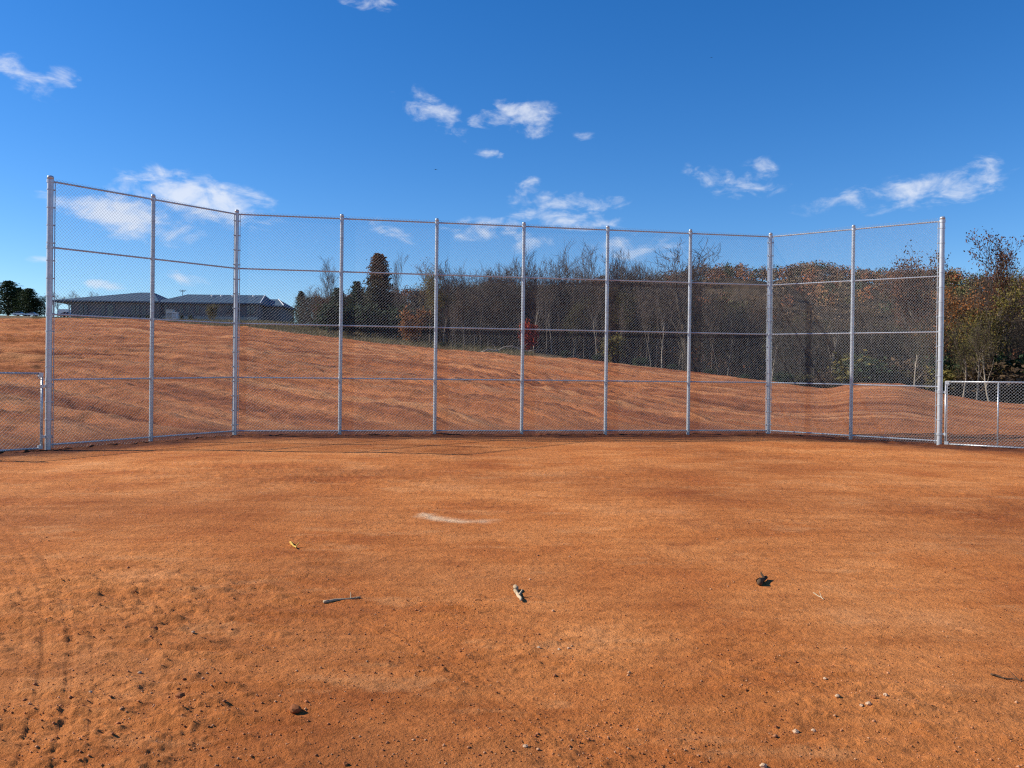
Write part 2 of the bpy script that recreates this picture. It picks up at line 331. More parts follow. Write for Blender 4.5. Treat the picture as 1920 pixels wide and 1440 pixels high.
M_lf = {'rust': leafmat('rust_leaves', [(.10, .035, .018), (.15, .055, .025), (.19, .085, .035), (.09, .05, .025)]),
        'orange': leafmat('orange_leaves', [(.30, .10, .025), (.36, .15, .04), (.24, .11, .045), (.16, .10, .04)]),
        'pink': leafmat('pale_orange_leaves', [(.30, .15, .085), (.34, .19, .10), (.24, .13, .07), (.2, .14, .08)]),
        'yellow': leafmat('yellow_green_leaves', [(.13, .115, .025), (.19, .15, .03), (.11, .10, .03), (.22, .15, .04)]),
        'olive': leafmat('olive_leaves', [(.075, .075, .025), (.11, .095, .032), (.06, .065, .025), (.13, .09, .04)]),
        'brown': leafmat('brown_leaves', [(.085, .055, .032), (.12, .075, .04), (.07, .05, .032), (.14, .085, .04)]),
        'red': leafmat('red_leaves', [(.30, .03, .018), (.40, .05, .02), (.22, .03, .018), (.34, .085, .025)]),
        'green': leafmat('dark_evergreen', [(.022, .042, .016), (.04, .066, .025), (.028, .05, .02), (.055, .075, .03)], .2),
        'grass': leafmat('dry_grass', [(.19, .145, .07), (.26, .20, .10), (.14, .115, .05), (.11, .11, .045)], .2)}
# the tall conical tree: green below, turning brown orange towards its top
M_turn = leafmat('turning_leaves', [(.03, .04, .016), (.05, .05, .02)]); t = MT(M_turn)
gz = t.n.new('ShaderNodeTexCoord'); sp = t.n.new('ShaderNodeSeparateXYZ'); t.l.new(gz.outputs['Generated'], sp.inputs[0])
hh = t.math('ADD', sp.outputs[2], t.math('MULTIPLY', t.math('SUBTRACT', t.island(), .5), .35))
cc = t.ramp(hh, [(.35, (.028, .038, .016)), (.62, (.07, .055, .02)), (.9, (.21, .085, .03))]); t.color(cc)

# ------------------------------------------------------------------ object helpers
def obj(name, me, m=None, parent=None, loc=None):
    o = bpy.data.objects.new(name, me); COL.objects.link(o)
    if m is not None and me is not None and not me.materials: me.materials.append(m)
    if parent is not None: o.parent = parent
    if loc is not None: o.location = loc
    return o
def tag(o, label=None, cat=None, group=None, kind=None):
    for k, v in (('label', label), ('category', cat), ('group', group), ('kind', kind)):
        if v: o[k] = v
    return o
def empty(name, loc, rz=0): o = obj(name, None, loc=loc); o.rotation_euler.z = rz; o.empty_display_size = .3; return o
class MB:
    def __init__(s): s.v = []; s.f = []
    def tube(s, a, b, ra, rb, n=6, cap=False):
        a = Vector(a); b = Vector(b); d = (b - a)
        if d.length < 1e-6: return
        d.normalize(); u = d.cross(Vector((0, 0, 1)) if abs(d.z) < .9 else Vector((1, 0, 0))).normalized(); w = d.cross(u); k = len(s.v)
        for c, rad in ((a, ra), (b, rb)):
            for i in range(n):
                t = 2 * math.pi * i / n; s.v.append(c + u * (math.cos(t) * rad) + w * (math.sin(t) * rad))
        for i in range(n):
            j = (i + 1) % n; s.f.append((k + i, k + j, k + n + j, k + n + i))
        if cap: s.f.append(tuple(k + i for i in range(n))[::-1]); s.f.append(tuple(k + n + i for i in range(n)))
    def box(s, c, h, rot=None):
        c = Vector(c); k = len(s.v)
        for sx in (-1, 1):
            for sy in (-1, 1):
                for sz in (-1, 1):
                    p = Vector((sx * h[0], sy * h[1], sz * h[2])); s.v.append(c + (rot @ p if rot else p))
        for q in ((0, 1, 3, 2), (4, 6, 7, 5), (0, 4, 5, 1), (2, 3, 7, 6), (0, 2, 6, 4), (1, 5, 7, 3)): s.f.append(tuple(k + i for i in q))
    def poly(s, pts): k = len(s.v); s.v += [Vector(p) for p in pts]; s.f.append(tuple(range(k, k + len(pts))))
    def lathe(s, prof, n=14, c=(0, 0, 0)):
        k = len(s.v); c = Vector(c)
        for rad, z in prof:
            for i in range(n): t = 2 * math.pi * i / n; s.v.append(c + Vector((math.cos(t) * rad, math.sin(t) * rad, z)))
        for j in range(len(prof) - 1):
            for i in range(n): i2 = (i + 1) % n; s.f.append((k + j * n + i, k + j * n + i2, k + j * n + n + i2, k + j * n + n + i))
    def mesh(s, name, smooth=False):
        me = bpy.data.meshes.new(name); me.from_pydata(s.v, [], s.f); me.update()
        if smooth: me.polygons.foreach_set('use_smooth', np.ones(len(me.polygons), bool))
        return me
    def build(s, name, m, parent=None, smooth=False, loc=None): return obj(name, s.mesh(name, smooth), m, parent, loc)

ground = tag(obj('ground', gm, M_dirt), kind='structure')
def gz_at(x, y, detail=False): return float(terrain(np.array([x]), np.array([y]), detail)[0])

# ------------------------------------------------------------------ backstop
PITCH, WIRE = 0.040, 0.0022
def chain_link(name, W, H, wire=WIRE):   # woven wires: each zigzags between its two neighbours, front one way, back the other
    nw = max(4, round(W / PITCH)); s = W / nw; ns = int(round(H / s)); dz = H / ns
    k = np.arange(ns + 1); vs_, fs = [], []
    offs = [(0, wire), (wire * .87, -wire * .5), (-wire * .87, -wire * .5)]
    base = 0
    for i in range(nw):
        par = (k + i) % 2
        x = (i + par) * s; z = k * dz
        # each stretch of wire is its own prism so that the two directions lie one in front of the other
        a = np.stack([x[:-1], np.zeros(ns), z[:-1]], 1); b = np.stack([x[1:], np.zeros(ns), z[1:]], 1)
        side = np.where(par[:-1] == 0, 1, -1); dy = side * wire * .9
        a[:, 1] += dy; b[:, 1] += dy
        dx_, dz_ = (b - a)[:, 0], (b - a)[:, 2]; L = np.hypot(dx_, dz_); nx, nzv = -dz_ / L, dx_ / L
        ring_ = []
        for p in (a, b):
            for (on, oy) in ((wire * .95, 0), (0, wire * .95), (-wire * .95, 0), (0, -wire * .95)):
                ring_.append(np.stack([p[:, 0] + nx * on, p[:, 1] + oy, p[:, 2] + nzv * on], 1))
        V = np.stack(ring_, 1).reshape(-1, 3); vs_.append(V)
        st = base + np.arange(ns) * 8
        for j in range(4):
            j2 = (j + 1) % 4; fs.append(np.stack([st + j, st + j2, st + 4 + j2, st + 4 + j], 1))
        base += ns * 8
    return np_mesh(name, np.concatenate(vs_), np.concatenate(fs), 4)
backstop = empty('backstop', (0, 0, 0)); bo = POSTS[5].copy(); backstop.location = bo
tag(backstop, 'tall galvanised chain-link backstop fence curving across the dirt field', 'backstop')
TERM = (0, 2, 8, 10)
def post_mesh(rad, H, dome=True):
    mb = MB(); mb.lathe([(rad, -.15), (rad, -.1), (rad, H - .07), (rad, H - .031), (rad * 1.06, H - .028), (rad * 1.06, H + .01), (rad * .9, H + .028), (rad * .5, H + .04), (.001, H + .043)], 18); return mb.mesh('post', True)
pm_end = post_mesh(.066, FENCE_H); pm_term = post_mesh(.054, FENCE_H); pm_line = post_mesh(.049, FENCE_H)
band_me = MB(); band_me.lathe([(.0, 0)], 3)
def band_mesh(rad, arm):
    mb = MB(); mb.lathe([(rad + .001, -.016), (rad + .008, -.014), (rad + .008, .014), (rad + .001, .016)], 16)
    if arm: mb.box((rad + .025, 0, 0), (.028, .006, .014)); mb.tube((rad + .03, -.02, 0), (rad + .03, .02, 0), .008, .008, 6, True)
    return mb.mesh('tension_band')
bm_end = band_mesh(.066, True); bm_term = band_mesh(.054, True)
rail_me = MB(); rail_me.tube((0, 0, 0), (1, 0, 0), 0.02, 0.02, 12); rail_me = rail_me.mesh('rail', True)
MESH_W = 2.55
link_me = chain_link('chain_link_mesh', MESH_W, FENCE_H - .06)
RAILS = [.13, 1.585, 3.05, 4.545, FENCE_H - .085]
def toward_cam(a, b):     # horizontal unit normal of a bay, on the field side
    d = (b - a); d.z = 0; d.normalize(); n = Vector((d.y, -d.x, 0)); m = (a + b) / 2
    return n if n.dot(-m) > 0 else -n
for i, p in enumerate(POSTS):
    end = i in (0, 10); term = i in TERM
    po = obj('post', pm_end if end else pm_term if term else pm_line, M_galv, backstop, p - bo)
    # the posts follow their own slight lean as set in the ground
    if term:
        rad = .066 if end else .054
        for j in ((i - 1, i + 1)):
            if j < 0 or j > 10: continue
            d = POSTS[j] - p; a = math.atan2(d.y, d.x)
            for k in range(15):
                b = obj('tension_band', bm_end if end else bm_term, M_galv, po, (0, 0, .3 + k * .395)); b.rotation_euler.z = a
            tb = MB(); n = toward_cam(p, POSTS[j]); q = Vector((math.cos(a), math.sin(a), 0)) * (rad + .032) + n * .012
            tb.tube(q + Vector((0, 0, .06)), q + Vector((0, 0, FENCE_H - .07)), .011, .011, 5, True); tb.build('tension_bar', M_galv, po)
    else:
        tw = MB()
        for k in range(16):
            z = .22 + k * .375; tw.lathe([(.051, z - .004), (.056, z), (.051, z + .004)], 10)
        tag(tw.build('tie_wires', M_wire, po), kind='stuff')
    cb = MB(); cb.lathe([(.054 if not end else .071, FENCE_H - .12), (.060 if not end else .077, FENCE_H - .118), (.060 if not end else .077, FENCE_H - .05), (.054 if not end else .071, FENCE_H - .048)], 16); cb.build('rail_band', M_galv, po)
for i in range(10):
    a, b = POSTS[i], POSTS[i + 1]; d = b - a; L = d.length; n = toward_cam(a, b)
    rot = d.to_track_quat('X', 'Z').to_euler()
    for k, z in enumerate(RAILS):
        o = obj('rail', rail_me, M_galv, backstop, a - bo + Vector((0, 0, z))); o.rotation_euler = rot; o.scale = (L, 1, 1)
        if k in (1, 2, 3):     # saddle clamps where the middle rails meet the posts
            cm = MB(); cm.tube(a - bo + Vector((0, 0, z - .03)), a - bo + Vector((0, 0, z + .03)), .075 if i == 0 else .061, .075 if i == 0 else .061, 14); cm.build('rail_clamp', M_galv, backstop, True)
    ins_a = .098 if i == 0 else (.088 if i in (2, 8) else 0); ins_b = .098 if i == 9 else (.088 if i in (1, 7) else 0)
    du = d.normalized(); q = a + du * ins_a + n * (.03 if i in (0, 2, 8) or 1 else .03)
    off_a = .012 if ins_a else .056; off_b = .012 if ins_b else .056
    pa = a + du * ins_a + n * max(off_a, .028); pb = b - du * ins_b + n * max(off_b, .028)
    dd = pb - pa
    o = obj('chain_link_mesh', link_me, M_wire, backstop, pa - bo + Vector((0, 0, .04)))
    ex = dd.normalized(); ez_ = Vector((0, 0, 1)); ey = ez_.cross(ex).normalized(); ez2 = ez_ - ex * ex.z
    o.rotation_euler = Matrix((Vector((ex.x, ex.y, 0)).normalized(), ey, ez_)).transposed().to_euler(); o.scale = (dd.length / MESH_W, 1, 1)

# ------------------------------------------------------------------ gates either side
GATE_H = 1.72
gate_link = chain_link('chain_link_mesh', GATE_W / 2, GATE_H - .02)
def gate(p, d, label, hinge_rad):
    g = empty('field_gate', p, math.atan2(d.y, d.x)); tag(g, label, 'gate')
    # origin at the backstop's end post; x runs away along the gate
    x0 = hinge_rad + .075; x1 = x0 + GATE_W; r_ = .024; zb, zt = .06, GATE_H
    for x in (x0, (x0 + x1) / 2, x1):
        mb = MB(); mb.tube((x, 0, zb - .02), (x, 0, zt + .02), r_ if x != (x0 + x1) / 2 else .019, r_ if x != (x0 + x1) / 2 else .019, 12, True); mb.build('upright', M_galv, g, True)
    for z in (zb, zt):
        mb = MB(); mb.tube((x0, 0, z), (x1, 0, z), r_ - .001, r_ - .001, 12, True); mb.build('frame_rail', M_galv, g, True)
    side = -1 if (Matrix.Rotation(math.atan2(d.y, d.x), 3, 'Z') @ Vector((0, -1, 0))).dot(-p) > 0 else 1
    for h in range(2):
        o = obj('chain_link_mesh', gate_link, M_wire, g, (x0 + h * GATE_W / 2, side * .03, .045))
    for x, sx in ((x0, 1), (x1, -1)):
        mb = MB(); mb.tube((x + sx * .045, side * .03, zb), (x + sx * .045, side * .03, zt), .007, .007, 5, True); mb.build('tension_bar', M_galv, g)
        for z in (zb, zt):     # corner plates
            mb = MB(); mb.box((x + sx * .035, side * .006, z + (.03 if z == zb else -.03)), (.045, .028, .04)); mb.build('corner_bracket', M_galv, g)
    for z in (.32, GATE_H - .28):
        mb = MB(); mb.lathe([(hinge_rad + .002, -.03), (hinge_rad + .012, -.028), (hinge_rad + .012, .028), (hinge_rad + .002, .03)], 14, (0, 0, z))
        mb.box((hinge_rad + .04, 0, z), (.045, .02, .022)); mb.lathe([(r_ + .001, -.04), (r_ + .01, -.038), (r_ + .01, .038), (r_ + .001, .04)], 12, (x0, 0, z)); mb.build('hinge', M_galv, g)
    mb = MB(); mb.tube((x0 + .1, side * -.02, zt - .05), (x0 + .02, side * -.02, zt - .13), .01, .01, 5, True); mb.build('brace_clip', M_galv, g)
    return g
gate(POSTS[0], dL, 'galvanised chain-link gate hinged to the end post in front of the tilled hill and building', .066)
gate(POSTS[10], dR, 'galvanised chain-link gate hinged to the end post in front of the bare wood edge', .066)
for e, d, lab in ((GL_END, dL, 'short round gate post beyond the gate facing the building'), (GR_END, dR, 'short round gate post beyond the gate by the wood')):
    mb = MB(); mb.lathe([(.038, -.2), (.038, -.1), (.038, 1.78), (.038, 1.819), (.043, 1.82), (.043, 1.86), (.03, 1.89), (.001, 1.9)], 16)
    e = e + d * .06; tag(mb.build('gate_post', M_galv, None, True, Vector((e.x, e.y, gz_at(e.x, e.y)))), lab, 'post')

# ------------------------------------------------------------------ trees
def skeleton(seed, H, spread, trunk_r, levels=4, fork=.35, kids=(5, 5, 4, 3), up=.35, lean=0.0):
    rs = random.Random(seed); segs = []; tips = []
    def grow(p, d, L, rad, lv):
        n = 5 if lv == 0 else (4 if lv < 3 else 2); pts = [p]; step = L / n
        for i in range(n):
            wob = .10 if lv == 0 else .22
            d = (d + Vector((rs.uniform(-wob, wob), rs.uniform(-wob, wob), rs.uniform(-wob * .3, wob * .8) + (up * .25 if lv else 0)))).normalized()
            q = p + d * step; r0 = rad * (1 - .62 * i / n); r1 = rad * (1 - .62 * (i + 1) / n)
            segs.append((p, q, r0, r1, lv)); p = q; pts.append(p)
        tips.append((p, d, lv))
        if lv >= levels: return
        k = kids[min(lv, len(kids) - 1)]
        for j in range(k):
            t = (fork + (1 - fork) * (j + rs.random()) / k) if lv == 0 else (.25 + .75 * (j + rs.random()) / k)
            idx = min(int(t * n), n - 1); b = pts[idx].lerp(pts[idx + 1], t * n - idx)
            ax = (pts[idx + 1] - pts[idx]).normalized(); ph = rs.uniform(0, 6.283)
            s = ax.cross(Vector((math.cos(ph), math.sin(ph), .3))).normalized(); an = rs.uniform(.5, 1.0) * spread
            nd = (ax * math.cos(an) + s * math.sin(an) + Vector((0, 0, up * .4))).normalized()
            grow(b, nd, L * rs.uniform(.42, .68) * (1.0 if lv else .82), max(rad * (1 - .6 * t) * rs.uniform(.42, .62), .02), lv + 1)
    grow(Vector((0, 0, -.4)), Vector((lean, 0, 1)).normalized(), H * .62, trunk_r, 0)
    zt = max(s[1].z for s in segs); k = H / zt
    segs = [(a * k, b * k, r0, r1, l) for a, b, r0, r1, l in segs]; tips = [(p * k, d, l) for p, d, l in tips]
    return segs, tips
def leaf_quads(points, n_per, rad, size, seed):
    g = np.random.default_rng(seed); P = np.repeat(np.array([tuple(p) for p in points]), n_per, 0); n = len(P)
    P = P + g.normal(0, 1, (n, 3)) * rad; a = g.normal(0, 1, (n, 3)); a /= np.linalg.norm(a, axis=1, keepdims=True)
    b = np.cross(a, g.normal(0, 1, (n, 3))); b /= np.linalg.norm(b, axis=1, keepdims=True); s = size * g.uniform(.6, 1.4, (n, 1))
    V = np.stack([P - a * s, P + b * s * .62, P + a * s, P - b * s * .62], 1).reshape(-1, 3); return V, np.arange(n * 4).reshape(-1, 4)
def tree_meshes(name, seed, H, spread, tr, leaf=None, n_leaf=3, lr=.35, ls=.16, levels=4, up=.35, fork=.35, kids=(6, 5, 4, 3), lv_leaf=3, lean=0.0):
    segs, tips = skeleton(seed, H, spread, tr, levels, fork, kids, up, lean)
    a, b = MB(), MB()
    for p, q, r0, r1, lv in segs: (a if lv < 2 else b).tube(p, q, r0, r1, 6 if lv == 0 else 4 if lv < 2 else 3)
    me_t = a.mesh('trunk', True); me_c = b.mesh('crown', True); me_l = None
    if leaf:
        pts = [p for p, d, lv in tips if lv >= lv_leaf]; V, Fq = leaf_quads(pts, n_leaf, lr, ls, seed); me_l = np_mesh('leaves', V, Fq, 4)
    return dict(trunk=me_t, crown=me_c, leaves=me_l, H=H, leaf=leaf)
def conifer(seed, H, w, leafm, n=4200, shape=.85, ls=.26, skirt=.04):
    g = np.random.default_rng(seed); nb = 150; t = (np.arange(nb) + g.random(nb)) / nb * (.99 - skirt) + skirt; ph = np.arange(nb) * 2.4 + g.normal(0, .3, nb)
    prof = np.minimum((1 - t) ** shape, .35 + t * 6); L = w * prof * g.uniform(.62, 1.22, nb) * (1 + .15 * np.sin(ph * 2 + seed)) + .12
    k = n // nb; u = g.uniform(.25, 1.0, (nb, k)); sp = .14 + .2 * L[:, None] / w * 2
    P = np.stack([np.cos(ph)[:, None] * L[:, None] * u, np.sin(ph)[:, None] * L[:, None] * u, (t * H)[:, None] + L[:, None] * (.35 * u - .25 * u * u)], -1) + g.normal(0, 1, (nb, k, 3)) * (sp * np.array([1.0]))[..., None] * np.array([1, 1, .55])
    P = P.reshape(-1, 3); P[:, 2] = np.clip(P[:, 2], .1, H); V, Fq = leaf_quads([(0, 0, 0)], len(P), 0, ls, seed); V = (V.reshape(-1, 4, 3) + P[:, None, :]).reshape(-1, 3); me = np_mesh('crown', V, Fq, 4)
    mb = MB(); mb.tube((0, 0, -.4), (0, 0, H * .95), .018 * H, .02, 7)
    for i in range(0, nb, 4): mb.tube((0, 0, t[i] * H), (math.cos(ph[i]) * L[i] * .9, math.sin(ph[i]) * L[i] * .9, t[i] * H + L[i] * .12), .045, .012, 4)
    return dict(trunk=mb.mesh('trunk', True), crown=me, leaves=None, H=H, leaf=leafm, solid=True)
def bush(seed, H, w, leafm, n=1500, ls=.13):
    g = np.random.default_rng(seed); c = g.normal(0, 1, (14, 3)); c /= np.linalg.norm(c, axis=1, keepdims=True); c = c * np.array([w * .62, w * .62, H * .30]) + np.array([0, 0, H * .55])
    V, Fq = leaf_quads(c, n // 14, min(w, H) * .19, ls, seed); V[:, 2] = np.maximum(V[:, 2], .02); me = np_mesh('crown', V, Fq, 4)
    mb = MB()
    for p in c: mb.tube((p[0] * .1, p[1] * .1, -.2), p, .03, .008, 4)
    return dict(trunk=mb.mesh('stems', True), crown=me, leaves=None, H=H, leaf=leafm, solid=True)
BARE = [tree_meshes('bare', 100 + i, 14, .85 + .12 * (i % 3), .20, None, up=.3 + .1 * (i % 3), fork=.38, kids=(9, 6, 5, 3)) for i in range(5)]
BARE.append(tree_meshes('bare', 131, 14, 1.1, .3, None, up=.22, fork=.42, kids=(9, 6, 5, 3)))     # wide spreading
POLE = [tree_meshes('pole', 150 + i, 12, .6, .12, 'brown' if i else None, 2, .35, .11, 3, .45, .5, (7, 5, 3), 2) for i in range(3)]
KIND = {'rust': [tree_meshes('rust', 200 + i, 13, .8, .2, 'rust', 7, .26, .085, 4, fork=.4) for i in range(2)],
        'orange': [tree_meshes('orange', 210, 9, .9, .13, 'orange', 7, .26, .08, 4, fork=.25)],
        'pink': [tree_meshes('pink', 220 + i, 12, .85, .17, 'pink', 3, .3, .065, 4, fork=.35) for i in range(2)],
        'yellow': [tree_meshes('yellow', 230 + i, 10, .85, .16, 'yellow', 8, .26, .08, 4, fork=.25) for i in range(2)],
        'olive': [tree_meshes('olive', 240 + i, 11, .9, .17, 'olive', 9, .26, .085, 4, fork=.22) for i in range(2)],
        'brown': [tree_meshes('brown', 250 + i, 11, .85, .15, 'brown', 7, .26, .08, 4, fork=.25) for i in range(3)]}
CEDAR = [conifer(300 + i, 9, 2.4 + .4 * i, 'green', 5200, .6 + .1 * i, .14) for i in range(3)]
TURN = conifer(310, 13, 2.9, 'turn', 12000, .55, .16, .06)
BUSH = {k: bush(400 + i, 3, 1.7, k) for i, k in enumerate(('red', 'orange', 'green', 'olive', 'yellow', 'brown'))}
PALE = [tree_meshes('pale', 500 + i, 9, .75, .13, 'olive' if i < 2 else 'yellow', 6, .4, .06, 4, fork=.3, kids=(6, 5, 4, 2), lean=.25 - .25 * i) for i in range(3)]
n_tree = 0
def plant(name, V, px, top_y, d, label, cat='tree', group=None, wide=1.0, barkm=None, rz=None):
    """stand one tree so that its foot is on the ground d metres off and its top reaches the seen height"""
    global n_tree; n_tree += 1
    p = at(px, 700, d); z = gz_at(p.x, p.y); top = at(px, top_y, d).z; s = max(.15, (top - z) / V['H'])
    t = empty(name, (p.x, p.y, z), rz if rz is not None else random.uniform(0, 6.28)); t.scale = (s * wide, s * wide, s); tag(t, label, cat, group)
    bk = barkm or M_bark
    tr = obj('trunk', V['trunk'], None, t); cr = obj('crown', V['crown'], None, t)
    lm = M_turn if V['leaf'] == 'turn' else M_lf.get(V['leaf'])
    for o, m in ((tr, bk), (cr, lm if V.get('solid') else M_twig)):
        if not o.data.materials: o.data.materials.append(m)
        o.material_slots[0].link = 'OBJECT'; o.material_slots[0].material = m
    if V['leaves'] is not None:
        lo = obj('leaves', V['leaves'], None, cr)
        if not V['leaves'].materials: V['leaves'].materials.append(lm)
    return t
# trees that can be picked out in the photograph
plant('evergreen_tree', CEDAR[1], 14, 527, 335, 'broad dark evergreen tree beside the parked cars on the hilltop', wide=2.1)
plant('evergreen_tree', CEDAR[0], 53, 541, 330, 'smaller dark evergreen next to the parked cars and the brown bushy tree', wide=2.0)
plant('evergreen_tree', CEDAR[2], 33, 540, 342, 'dark evergreen filling the gap between the broad and the smaller hilltop evergreens', wide=2.4)
plant('evergreen_tree', CEDAR[1], 66, 560, 332, 'lowest dark evergreen at the foot of the brown green bushy tree', wide=2.2)
plant('bushy_tree', KIND['olive'][0], 82, 545, 330, 'brown green bushy tree between the evergreens and the end of the building', wide=1.1)
for x, y in ((-60, 520), (-130, 535), (-30, 545)): plant('evergreen_tree', CEDAR[2], x, y, 340, 'dark evergreen tree on the hilltop past the parked cars', group='evergreens on the hilltop', wide=1.4)
for x, y in ((108, 546), (128, 545), (148, 548), (168, 547), (190, 550)):
    plant('distant_tree', KIND['pink'][int(x) % 2], x, y, 330, 'thin brown autumn tree showing above the low end of the building roof', group='trees behind the building', wide=1.5)
plant('evergreen_tree', CEDAR[2], 563, 546, 112, 'dark green evergreen tree at the shaded end of the building', wide=1.1)
plant('autumn_tree', KIND['pink'][0], 588, 522, 121, 'sparse pale orange tree behind the evergreen at the end of the building', wide=1.2)
plant('small_autumn_tree', KIND['orange'][0], 598, 552, 106, 'small golden orange tree beside the evergreen by the building', wide=.8)
plant('bare_tree', BARE[0], 618, 476, 116, 'tall thin bare tree rising alone above the low evergreens', wide=.7)
plant('evergreen_tree', CEDAR[0], 632, 540, 106, 'low dark evergreen under the tall thin bare tree', wide=1.3)
plant('evergreen_tree', CEDAR[1], 668, 528, 104, 'dark evergreen leaning against the tall conical brown-topped tree', wide=1.1)
plant('conical_tree', TURN, 708, 476, 100, 'tall dense conical tree, dark green below with brown orange top', wide=1.15)
plant('bare_tree', BARE[1], 740, 468, 106, 'slim bare tree just behind the tall conical brown-topped tree', wide=.7)
plant('autumn_tree', KIND['pink'][1], 785, 478, 100, 'thin pinkish orange tree beside the tall conical brown-topped tree', wide=1.1)
plant('autumn_tree', KIND['yellow'][0], 806, 505, 92, 'yellow green tree with leaning limbs above the orange bush', wide=1.1)
plant('orange_bush', BUSH['orange'], 775, 574, 90, 'rounded orange bush under the pinkish orange tree', 'bush', wide=.85)
plant('red_bush', BUSH['red'], 992, 602, 84, 'bright red bush next to the pale fallen branch at the edge of the dirt', 'bush', wide=.6)
plant('yellow_bush', BUSH['yellow'], 1150, 625, 82, 'low yellow olive bush at the wood edge behind the dirt slope', 'bush', wide=.8)
for x, y, v, w in ((846, 492, 2, 1.0), (872, 498, 3, .9), (902, 492, 4, .9), (928, 486, 0, 1.0), (962, 458, 1, .9), (1000, 478, 2, 1.0), (1030, 470, 4, .8), (1060, 437, 3, .95), (1108, 450, 0, .85), (1150, 458, 1, .9), (1186, 466, 2, 1.0), (1225, 480, 4, 1.0), (1262, 492, 0, 1)):
    plant('bare_tree', BARE[v], x, y, 93 + (x * 7 % 11), 'bare grey brown tree in the dense wood edge behind the dirt slope', group='bare trees of the wood edge', wide=w)
plant('bare_tree', BARE[5], 1292, 436, 82, 'wide spreading bare tree with dark forked limbs standing above the wood', wide=1.25, barkm=M_bark_dark, rz=.4)
for i in range(20):
    x = 838 + i * 23 + (i * 7 % 9); plant('bare_tree', BARE[(i * 3) % 5], x, 478 + (i * 37 % 43), 99 + (i * 5 % 9), 'bare grey brown tree in the dense wood edge behind the dirt slope', group='bare trees of the wood edge', wide=1.0)
for x, y, k in ((1135, 530, 0), (1175, 540, 1), (1340, 560, 2), (1390, 548, 1), (870, 540, 2), (1010, 545, 0), (1230, 545, 2), (1440, 560, 0), (940, 560, 1), (1070, 550, 2)):
    plant('brown_tree', KIND['brown'][k], x, y, 88 + (x * 3 % 9), 'brown leaved small tree inside the wood edge', group='brown leaved trees of the wood edge', wide=1.0)
for x, y in ((1165, 535), (1215, 560), (1075, 560), (1370, 540)):
    plant('olive_tree', KIND['olive'][int(x) % 2], x, y, 90 + (x % 5), 'olive and ochre leaved tree inside the wood edge', group='olive leaved trees of the wood edge', wide=1.0)
g = random.Random(3)
for i in range(46):       # slender trunks of the wood edge
    x = 832 + i * 13.6 + g.uniform(-5, 5); plant('slender_tree', POLE[i % 3], x, g.uniform(500, 590) + max(0, (x - 1250) * .08), 84 + g.uniform(0, 12) - max(0, (x - 1000) * .016), 'slender upright tree with thin trunk in the wood edge', group='slender trees of the wood edge', wide=.9, barkm=(M_bark_pale if i % 3 == 0 else M_bark))
for x, y in ((830, 640), (860, 645), (905, 650), (940, 652), (1060, 655), (1120, 662), (1200, 668), (1262, 680), (1330, 690), (1395, 700)):
    plant('evergreen_shrub', BUSH['green'], x, y + 2, 86 - (x - 830) * .022, 'low dark green shrub along the foot of the wood', 'shrub', 'dark shrubs at the foot of the wood', wide=1.6)
for x, y in ((655, 600), (690, 596), (735, 600), (815, 612), (620, 592), (760, 604)):
    plant('evergreen_shrub', BUSH['green'], x, y - 25, 97, 'tall dark shrub filling the gap beneath the conical tree and evergreens', 'shrub', 'dark shrubs by the conical tree', wide=1.1)
# right-hand wood, nearer
for x, y, k, w in ((1475, 585, 'olive', 1.1), (1530, 600, 'olive', 1.0), (1580, 590, 'brown', 1.1), (1632, 565, 'brown', 1.1), (1660, 575, 'olive', 1)):
    plant('wood_tree', KIND[k][0], x, y, 74, 'leafy brown olive tree behind the dirt mounds', group='leafy trees behind the mounds', wide=w)
plant('rust_tree', KIND['rust'][0], 1690, 476, 76, 'rust brown leaved tree with ragged top, beside another rust tree', wide=.95)
plant('rust_tree', KIND['rust'][1], 1732, 462, 73, 'taller rust brown leaved tree rising behind the end post of the backstop', wide=.95)
plant('rust_tree', KIND['rust'][0], 1842, 440, 70, 'tallest rust leaved tree above the yellow green one, clear of the backstop', wide=.75, rz=2.0, barkm=M_bark_pale)
plant('yellow_tree', KIND['yellow'][1], 1812, 512, 66, 'yellow green leaved tree beneath the tallest rust leaved tree', wide=1.1)
plant('orange_tree', KIND['orange'][0], 1782, 535, 68, 'small orange brown tree next to the yellow green one', wide=.9)
for x, y, v in ((1880, 486, 2), (1905, 478, 3), (1940, 490, 0), (1990, 470, 1), (2060, 480, 4)):
    plant('bare_tree', BARE[v], x, y, 74 + v, 'bare grey tree past the tallest rust leaved tree', group='bare trees past the rust tree', wide=.8)
for x, y, v, lab in ((1806, 600, 0, 'pale multi-limbed young tree leaning over the gate'), (1832, 585, 1, 'pale straight trunked young tree over the middle of the gate'), (1858, 590, 2, 'pale trunked young tree with yellowing leaves beyond the gate'), (1715, 600, 1, 'pale trunked young tree seen through the last bay of mesh')):
    plant('young_tree', PALE[v], x, y, 58 + v, lab, wide=.9, barkm=M_bark_pale)
for i in range(22):
    x = 1450 + i * 26 + g.uniform(-8, 8); plant('slender_tree', POLE[i % 3], x, g.uniform(555, 615), 64 + g.uniform(0, 9), 'slender upright tree behind the dirt mounds', group='slender trees behind the mounds', wide=.9, barkm=(M_bark_pale if i % 4 == 0 else M_bark))
for i in range(14):
    x = 1470 + i * 38; plant('undergrowth_bush', BUSH[('green', 'olive', 'brown', 'yellow')[i % 4]], x, 690 + g.uniform(-30, 12), 62 + g.uniform(0, 3), 'low bush of the undergrowth behind the dirt mounds', 'bush', 'bushes behind the mounds', wide=1.5)

